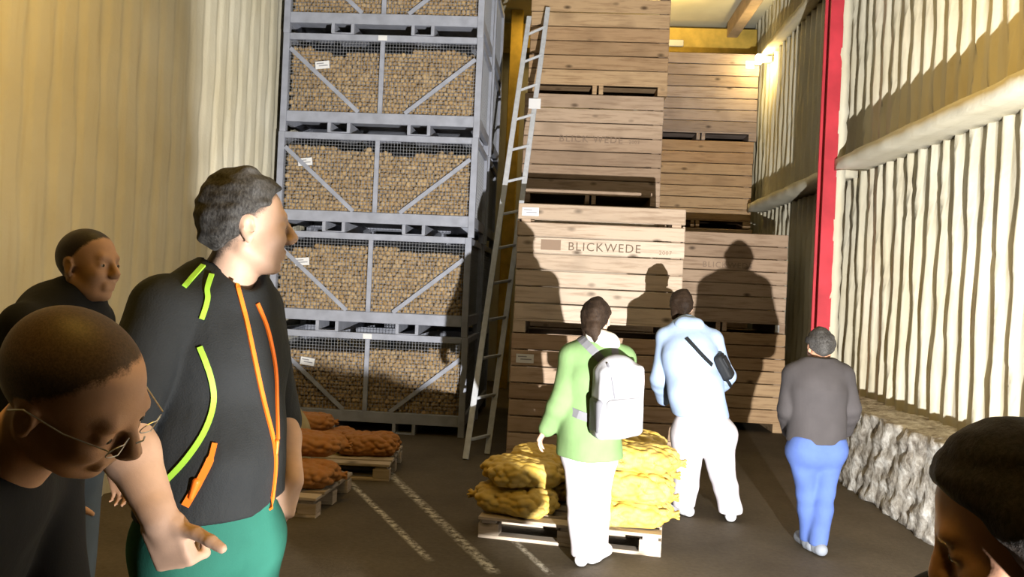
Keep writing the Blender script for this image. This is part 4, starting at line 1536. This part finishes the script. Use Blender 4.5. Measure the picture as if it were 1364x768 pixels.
p3.body(.007, [hand_prims(J['wr' + n], p3.f * .3 - p3.u, -p3.l * sg, p3.f, .45) for n, sg in (('L', 1), ('R', -1))], 'skin_ruddy')
p3.eyes()
p3.cropped((.56, .32, .20), (.03, .02, .014), .045, -.09, -.02, .012)
p3.cloth('pullover', p3.torso(.025) + p3.arm('L', .024) + p3.arm('R', .024) + [rc(J['neck'] - p3.u * .03, J['neck'] + p3.u * .03, .078, .07, .02), cut(J['pelvis'] - p3.u * .06, -p3.u)], .010, 'shirt_navy', wr(.005, 6))
p3.cloth('trousers', p3.legs(.02, .022, .035) + [cut((0, 0, .05), (0, 0, -1))], .011, 'jeans_grey', wr(.005, 7))
p3.shoes('shoe_dark')

# ---- person at the near right edge
Y7 = 1.03
c7 = at(1366, 708, Y7)
p7 = Person('dark-haired person with head bowed at the near end of the whitewashed plinth', c7.x + .06, Y7 + .05, 196, 1.56, .84)
J = p7.J
J['head'] = np.array([c7.x, Y7, c7.z]); p7.hf = unit(np.array([-.82, .34, -.45])); p7.hu = unit(np.array([-.42, .16, .86]))
J['neck'] = J['head'] + np.array([.08, .085, -.15])
J['chest'] = J['neck'] + np.array([.0, 0.02, -.17]); J['waist'] = J['neck'] + np.array([.0, .03, -.38]); J['pelvis'] = J['neck'] + np.array([.0, .03, -.55])
for n, sg in (('L', 1), ('R', -1)):
    J['sh' + n] = J['neck'] + p7.l * (.135 if sg > 0 else -.17) - p7.u * .06; J['el' + n] = J['sh' + n] - p7.u * .29 + p7.l * sg * .03; J['wr' + n] = J['el' + n] - p7.u * .22 - p7.f * .02
    J['hip' + n] = J['pelvis'] + p7.l * sg * .088 - p7.u * .04; J['kn' + n] = np.array([*J['hip' + n][:2], .43]) + p7.f * .02; J['an' + n] = np.array([*J['hip' + n][:2], .078]); J['toe' + n] = J['an' + n] + p7.f * .15 - p7.u * .05
p7.body(.006, [hand_prims(J['wr' + n], -p7.u, -p7.l * sg, p7.f, .4) for n, sg in (('L', 1), ('R', -1))], 'skin_ruddy')
p7.eyes()
f, l, u = frame_from(p7.hf, p7.hu); c = J['head']
p7.hair('hair_dark', .005, .016, .062, -.14, -.06, .008, disp=.003, extra=[rc(c + l * .072 - f * .01 + u * .02, c + l * .070 - f * .015 - u * .085, .036, .030, .03), rc(c - l * .072 - f * .01 + u * .02, c - l * .07 - f * .02 - u * .085, .036, .03, .03), rc(c - f * .08, c - f * .07 - u * .11, .06, .05, .03)])
p7.cloth('jacket', p7.torso(.025) + p7.arm('L', .024) + p7.arm('R', .024) + [cut(J['pelvis'] - p7.u * .05, -p7.u)], .011, 'shirt_navy', wr(.005, 6))
p7.cloth('trousers', p7.legs(.02, .022, .03) + [cut((0, 0, .04), (0, 0, -1))], .012, 'jeans_grey', wr(.004, 7))
p7.shoes('shoe_dark')

# ---- woman in the green jacket
q = at_floor(782, 747)
Y4 = q.y - .06
p4 = Person('woman in a sage green jacket and white trousers carrying a grey backpack', q.x, Y4, 80, 1.60, .96)
J = p4.J
J['head'] = W(795, 424, Y4 + .06); p4.hf = unit(np.array([.25, .95, -.12]))
J['neck'] = W(797, 455, Y4 + .02); J['chest'] = W(790, 505, Y4); J['waist'] = W(786, 555, Y4); J['pelvis'] = W(785, 597, Y4)
J['shL'] = W(763, 475, Y4 + .02); J['shR'] = W(829, 478, Y4 + .02)
J['elL'] = W(748, 530, Y4 - .04); J['wrL'] = W(728, 570, Y4 + .02)
J['elR'] = W(838, 535, Y4 + .12); J['wrR'] = W(828, 560, Y4 + .30)
for n, sg, fx in (('L', 1, 0), ('R', -1, .0)):
    J['hip' + n] = J['pelvis'] + p4.l * sg * .082 - p4.u * .05
J['knL'] = W(772, 665, Y4 + .03); J['knR'] = W(797, 662, Y4 + .04)
J['anL'] = np.array([*W(776, 733, Y4)[:2], .085]); J['anR'] = np.array([*W(793, 735, Y4 + .05)[:2], .085])
for n in 'LR': J['toe' + n] = J['an' + n] + unit(p4.f + (.35 if n == 'R' else -.0) * -p4.l) * .15 - p4.u * .055
hands = [hand_prims(J['wrL'], W(716, 590, Y4 + .04) - J['wrL'], -p4.l, p4.f, .35), hand_prims(J['wrR'], p4.f - .3 * p4.u, p4.l, p4.u, .5)]
p4.body(.0065, hands, 'skin')
jk4 = p4.torso(.034, 0, .72) + p4.arm('L', .028) + p4.arm('R', .028)
jk4 += [rc(J['waist'], J['pelvis'] - p4.u * .06, .175, .205, .05, n=p4.flat(J['waist'], J['pelvis']) , f=.86), cut(J['pelvis'] - p4.u * .045, -p4.u, .01), cut(J['neck'] + p4.u * .05, p4.u, .01)]
p4.cloth('jacket', jk4, .008, 'jacket_green', wr(.006, 12))
hd = J['neck'] - p4.f * .055 + p4.u * .005 + np.array([.035, 0, 0])
p4.cloth('hood_lining', [rc(hd - p4.l * .065 + p4.u * .0, hd + p4.l * .06 + p4.u * .035, .042, .045, .04), ell(hd - p4.u * .01, (.085, .06, .05), np.stack([p4.l, p4.f, p4.u]), .03)], .007, 'fleece', sines(.006, (40, 80), 2))
p4.cloth('trousers', p4.legs(.004, .026, .045) + [cut((0, 0, .05), (0, 0, -1), .01)], .009, 'white_cloth', wr(.006, 8))
p4.shoes('shoe_white')
f, l, u = frame_from(p4.hf, p4.hu); c = J['head']
tail = [rc(c - f * .075 + u * .02, c - f * .10 - u * .07 - l * .0, .05, .040, .04), rc(c - f * .10 - u * .07, c - f * .10 - u * .135 - l * .02, .042, .026, .03), rc(c - f * .06 + l * .045, c - f * .06 + l * .05 - u * .10, .03, .016, .03)]
p4.hair('hair_brown', .006, .014, .06, -.10, -.03, .0, extra=tail, disp=.004)

# grey backpack (worn on her back)
bc = W(822, 528, Y4 - .22)
bp = empty('backpack', Vector(bc)); tag(bp, 'pale grey backpack with darker side pocket on the back of the woman in green', 'backpack')
bl = unit(p4.l * .86 - p4.f * .42); bu = unit(p4.u + .10 * bl); bf = np.cross(bl, bu); 
Ab = np.stack([bl, bf, bu])
def bo(name, pr, mat, par=None, dp=None, vox=.006):
    o = sdf_obj(name, pr, vox, M[mat], par or bp, dp, bc); return o
pk = [rbox(bc - bu * .02, (.105, .055, .17), Ab, .035, .02), ell(bc + bu * .16, (.115, .075, .09), Ab, .04), ell(bc - bf * .03 - bu * .1, (.12, .07, .12), Ab, .04)]
bo('main_bag', pk, 'bag_grey', None, wr(.005, 4))
sgn = 1 if np.dot(bf, p4.f) < 0 else -1
bo('front_pocket', [rbox(bc + sgn * bf * .075 - bu * .10, (.085, .016, .075), Ab, .02, .02)], 'bag_grey', None, wr(.004, 2))
bo('side_pocket', [rbox(bc + bl * .120 - bu * .11 + sgn * bf * .005, (.018, .060, .080), Ab, .02, .02)], 'bag_mid', None, wr(.003, 2))
b = MB(); b.tube([Vector(x - bc) for x in (bc + sgn * bf * .06 + bu * .20 + bl * .07, bc + sgn * bf * .085 + bu * .12 + bl * .06, bc + sgn * bf * .085 + bu * .0 + bl * .045)], .006); b.build('cord', M['bag_mid'], bp)
def band(name, pts, w, mat):
    pts = [np.asarray(x) for x in pts]
    pp = []
    for x in smooth_path(pts, 6): pp.append(np.array(x))
    nn = []
    for x in pp:
        e = 2e-3
        g_ = np.array([sdf_at(jk4, (x + e * q_)[None])[0] - sdf_at(jk4, (x - e * q_)[None])[0] for q_ in np.eye(3)]); g_ = unit(g_)
        nn.append(g_)
    for i in range(1, len(pp) - 1):
        pp[i] = pp[i] - nn[i] * (sdf_at(jk4, pp[i][None])[0] - .006)
    return ribbon(name, pp, nn, w, .006, M[mat], bp, bc)
for sd, n in ((1, 'L'), (-1, 'R')):
    s0 = J['sh' + n] * .62 + J['neck'] * .38
    band('shoulder_strap', [bc + bu * .20 + bl * sd * .05, s0 + p4.u * .075 - p4.f * .05, s0 + p4.u * .08 + p4.f * .03, s0 - p4.u * .10 + p4.f * .15, J['chest'] + p4.l * sd * .17 - p4.u * .15 + p4.f * .03, bc + bl * sd * .11 - bu * .16], .05 if sd > 0 else .045, 'strap')

# ---- woman in the pale blue hoodie
q = at_floor(938, 688)
Y5 = q.y
p5 = Person('woman in a pale blue hoodie and white trousers bending forward', q.x, Y5, 93, 1.66, 1.14)
J = p5.J
J['head'] = W(908, 408, Y5 + .34); p5.hf = unit(np.array([-.15, .85, -.5])); p5.hu = unit(np.array([-.1, .5, .86]))
J['neck'] = W(915, 432, Y5 + .22); J['chest'] = W(918, 474, Y5 + .12); J['waist'] = W(925, 520, Y5 + .02); J['pelvis'] = W(934, 560, Y5 - .02)
J['shL'] = W(888, 450, Y5 + .2); J['shR'] = W(948, 452, Y5 + .2)
J['elL'] = W(880, 505, Y5 + .16); J['wrL'] = W(884, 530, Y5 + .36); J['elR'] = W(966, 500, Y5 + .22); J['wrR'] = W(952, 520, Y5 + .42)
J['hipL'] = W(918, 578, Y5 - .0); J['hipR'] = W(954, 580, Y5 - .0)
J['knL'] = W(914, 633, Y5 + .03); J['knR'] = W(962, 634, Y5 + .04)
J['anL'] = np.array([*W(912, 676, Y5 + .02)[:2], .085]); J['anR'] = np.array([*W(973, 678, Y5 - .04)[:2], .085])
J['toeL'] = J['anL'] + unit(p5.f + p5.l * .55) * .14 - p5.u * .055; J['toeR'] = J['anR'] + unit(p5.f - p5.l * .2) * .14 - p5.u * .055
p5.body(.0075, [hand_prims(J['wrL'], p5.f - .2 * p5.l, -p5.u, -p5.l, .5), hand_prims(J['wrR'], p5.f + .3 * p5.l, -p5.u, p5.l, .5)], 'skin')
jk5 = p5.torso(.034, 0, .78) + p5.arm('L', .034) + p5.arm('R', .034)
jk5 += [rc(J['waist'], J['pelvis'], .185, .195, .05, n=p5.flat(J['waist'], J['pelvis']), f=.8), cut(J['pelvis'] + p5.u * .03, -p5.u, .015), cut(J['neck'] + p5.u * .05 + p5.f * .06, unit(p5.u * .5 + p5.f), .02)]
p5.cloth('hoodie', jk5, .009, 'hoodie_blue', wr(.007, 22))
hn = J['neck'] - p5.f * .06 + p5.u * .0
p5.cloth('hood', [ell(hn - p5.f * .03, (.115, .07, .06), np.stack([p5.l, p5.f, p5.u]), .03), rc(hn + p5.l * .09 + p5.f * .06, hn + p5.l * .05 - p5.f * .02, .04, .045, .04), rc(hn - p5.l * .09 + p5.f * .06, hn - p5.l * .05 - p5.f * .02, .04, .045, .04)], .008, 'hoodie_blue', sines(.006, (25, 50), 2))
p5.cloth('trousers', p5.legs(.036, .036, .052) + [rc(J['pelvis'], J['pelvis'] + p5.u * .05, .19, .18, .05, n=p5.f, f=.85), cut(J['pelvis'] + p5.u * .06, p5.u, .01), cut((0, 0, .06), (0, 0, -1), .01)], .0095, 'white_cloth', wr(.007, 28))
p5.shoes('shoe_white')
f, l, u = frame_from(p5.hf, p5.hu); c = J['head']
p5.hair('hair_brown', .0065, .016, .07, -.09, -.03, .0, extra=[rc(c - f * .06 - u * .03, c - f * .05 - u * .12 + l * .03, .05, .03, .04), rc(c + l * .06, c + l * .075 - u * .10, .03, .02, .03)], disp=.004)
# black sling bag on her back
m1, n1 = march(jk5, 957, 488, Y5 - .6, Y5 + .8, .035)
sb = empty('sling_bag', Vector(m1)); tag(sb, 'small black sling bag slung across the back of the pale blue hoodie', 'bag')
up_ = unit(W(945, 470, m1[1]) - W(962, 502, m1[1])); nb = unit(n1 - np.dot(n1, up_) * up_); lb = np.cross(up_, nb); Ab = np.stack([lb, nb, up_])
o = sdf_obj('pouch', [rbox(m1, (.038, .014, .075), Ab, .028, .02)], .005, M['bag_black'], sb, wr(.003, 2), m1)
sdf_obj('flap', [rbox(m1 + nb * .032 + up_ * .025, (.04, .006, .035), Ab, .012, .01)], .004, M['bag_black'], sb, None, m1)
pp, nn = zip(*[march(jk5, x, y, Y5 - .6, Y5 + .8, .006) for x, y in smooth_path([(914, 450), (925, 462), (938, 476), (948, 486)])])
ribbon('strap', pp, nn, .03, .006, M['bag_black'], sb, m1)
pp, nn = zip(*[march(jk5, x, y, Y5 - .6, Y5 + .8, .006) for x, y in smooth_path([(962, 500), (970, 508), (973, 514)])])
ribbon('strap', pp, nn, .025, .006, M['bag_black'], sb, m1)

# ---- person in the dark jacket and jeans
q = at_floor(1083, 733)
Y6 = q.y
p6 = Person('person in a dark grey jacket and blue jeans walking towards the ribbed wall', q.x, Y6, 96, 1.52, 1.12)
J = p6.J
J['head'] = W(1092, 462, Y6 + .08); p6.hf = unit(np.array([-.1, .95, -.25])); p6.hu = unit(np.array([0, .25, 1]))
J['neck'] = W(1091, 486, Y6 + .02); J['chest'] = W(1089, 520, Y6); J['waist'] = W(1088, 560, Y6); J['pelvis'] = W(1087, 592, Y6)
J['shL'] = W(1058, 500, Y6 + .02); J['shR'] = W(1122, 500, Y6 + .02)
J['elL'] = W(1048, 545, Y6 + .02); J['wrL'] = W(1054, 572, Y6 + .18); J['elR'] = W(1132, 543, Y6 + .02); J['wrR'] = W(1126, 572, Y6 + .18)
for n, sg in (('L', 1), ('R', -1)): J['hip' + n] = J['pelvis'] + p6.l * sg * .082 - p6.u * .04
J['knL'] = W(1075, 657, Y6 + .04); J['knR'] = W(1099, 655, Y6 + .0)
J['anL'] = np.array([*W(1078, 715, Y6 + .02)[:2], .08]); J['anR'] = np.array([*W(1090, 715, Y6 - .06)[:2], .08])
J['toeL'] = J['anL'] + p6.f * .15 - p6.u * .05; J['toeR'] = J['anR'] + p6.f * .15 - p6.u * .05
p6.body(.007, [hand_prims(J['wrL'], p6.f * .6 - p6.u * .4 - p6.l * .5, -p6.l, p6.u, .5), hand_prims(J['wrR'], p6.f * .6 - p6.u * .4 + p6.l * .5, p6.l, p6.u, .5)], 'skin_ruddy')
jk6 = p6.torso(.034, 0, .78) + p6.arm('L', .034) + p6.arm('R', .034)
jk6 += [rc(J['waist'], J['pelvis'], .168, .178, .05, n=p6.f, f=.8), cut(J['pelvis'] + p6.u * .02, -p6.u, .01), rc(J['neck'] - p6.u * .03, J['neck'] + p6.u * .035, .082, .078, .02), cut(J['neck'] + p6.u * .05, p6.u, .008)]
p6.cloth('jacket', jk6, .0085, 'jacket_dark', wr(.006, 32))
p6.cloth('trousers', p6.legs(.022, .022, .026) + [rc(J['pelvis'], J['pelvis'] + p6.u * .05, .16, .155, .05, n=p6.f, f=.85), cut(J['pelvis'] + p6.u * .06, p6.u, .01), cut((0, 0, .06), (0, 0, -1), .01)], .009, 'jeans', wr(.006, 38))
p6.shoes('shoe_grey')
p6.hair('hair_grey', .006, .014, .06, -.09, -.02, .0, disp=.004)
# ------------------------------------------------------------------ light
LPOS = Vector((1.30, 0.45, 0.52))
sp = bpy.data.lights.new('work_light', 'SPOT'); sp.energy = 3700; sp.color = (1.0, .975, .93)
sp.spot_size = math.radians(132); sp.spot_blend = 1.0; sp.shadow_soft_size = .022
so = bpy.data.objects.new('work_light', sp); COL.objects.link(so); so.location = LPOS
so.rotation_euler = (Vector((.0, 8, 1.9))).to_track_quat('-Z', 'Y').to_euler()
# warm overhead store light, unseen; aimed fills added for walls, near man, far end
for (x, y, z, tx, ty, tz, e, sx, sy, spread) in ((-1.5, 3.4, 5.6, XL, 4.2, 2.2, 33, 1.4, .3, 100), (1.7, 4.6, 5.9, XR, 5.2, 3.4, 22, 1.4, .3, 100), (-.5, .7, 4.6, -.75, 1.2, 1.5, 9, .5, .3, 70), (.2, 3.0, 6.2, .2, 3.4, 0, 8, 1.2, .4, 180), (1.5, 11.6, 6.0, 1.3, 12.9, 7.0, 30, .6, .4, 110), (-.55, 12.6, 6.1, -.6, 13.2, 3, 10, .4, .3, 180)):
    a = bpy.data.lights.new('warm_store_fill', 'AREA'); a.energy = e; a.color = (1, .60, .10) if y < 10 else (1, .68, .2); a.shape = 'RECTANGLE'; a.size = sx; a.size_y = sy; a.spread = math.radians(spread)
    o = bpy.data.objects.new('warm_store_fill', a); COL.objects.link(o); o.location = (x, y, z)
    o.rotation_euler = (Vector((tx, ty, tz)) - Vector((x, y, z))).to_track_quat('-Z', 'Y').to_euler()
w = bpy.data.worlds.new('world'); SC.world = w; w.use_nodes = True
w.node_tree.nodes['Background'].inputs[0].default_value = (.05, .04, .02, 1)
w.node_tree.nodes['Background'].inputs[1].default_value = .1
SC.view_settings.view_transform = 'Standard'; SC.view_settings.look = 'None'
SC.view_settings.gamma = 1; SC.view_settings.exposure = 0; SC.view_settings.use_curve_mapping = False
SC.cycles.max_bounces = 5; SC.cycles.diffuse_bounces = 1; SC.cycles.glossy_bounces = 2
SC.cycles.use_denoising = True
SC.cycles.sample_clamp_indirect = 4
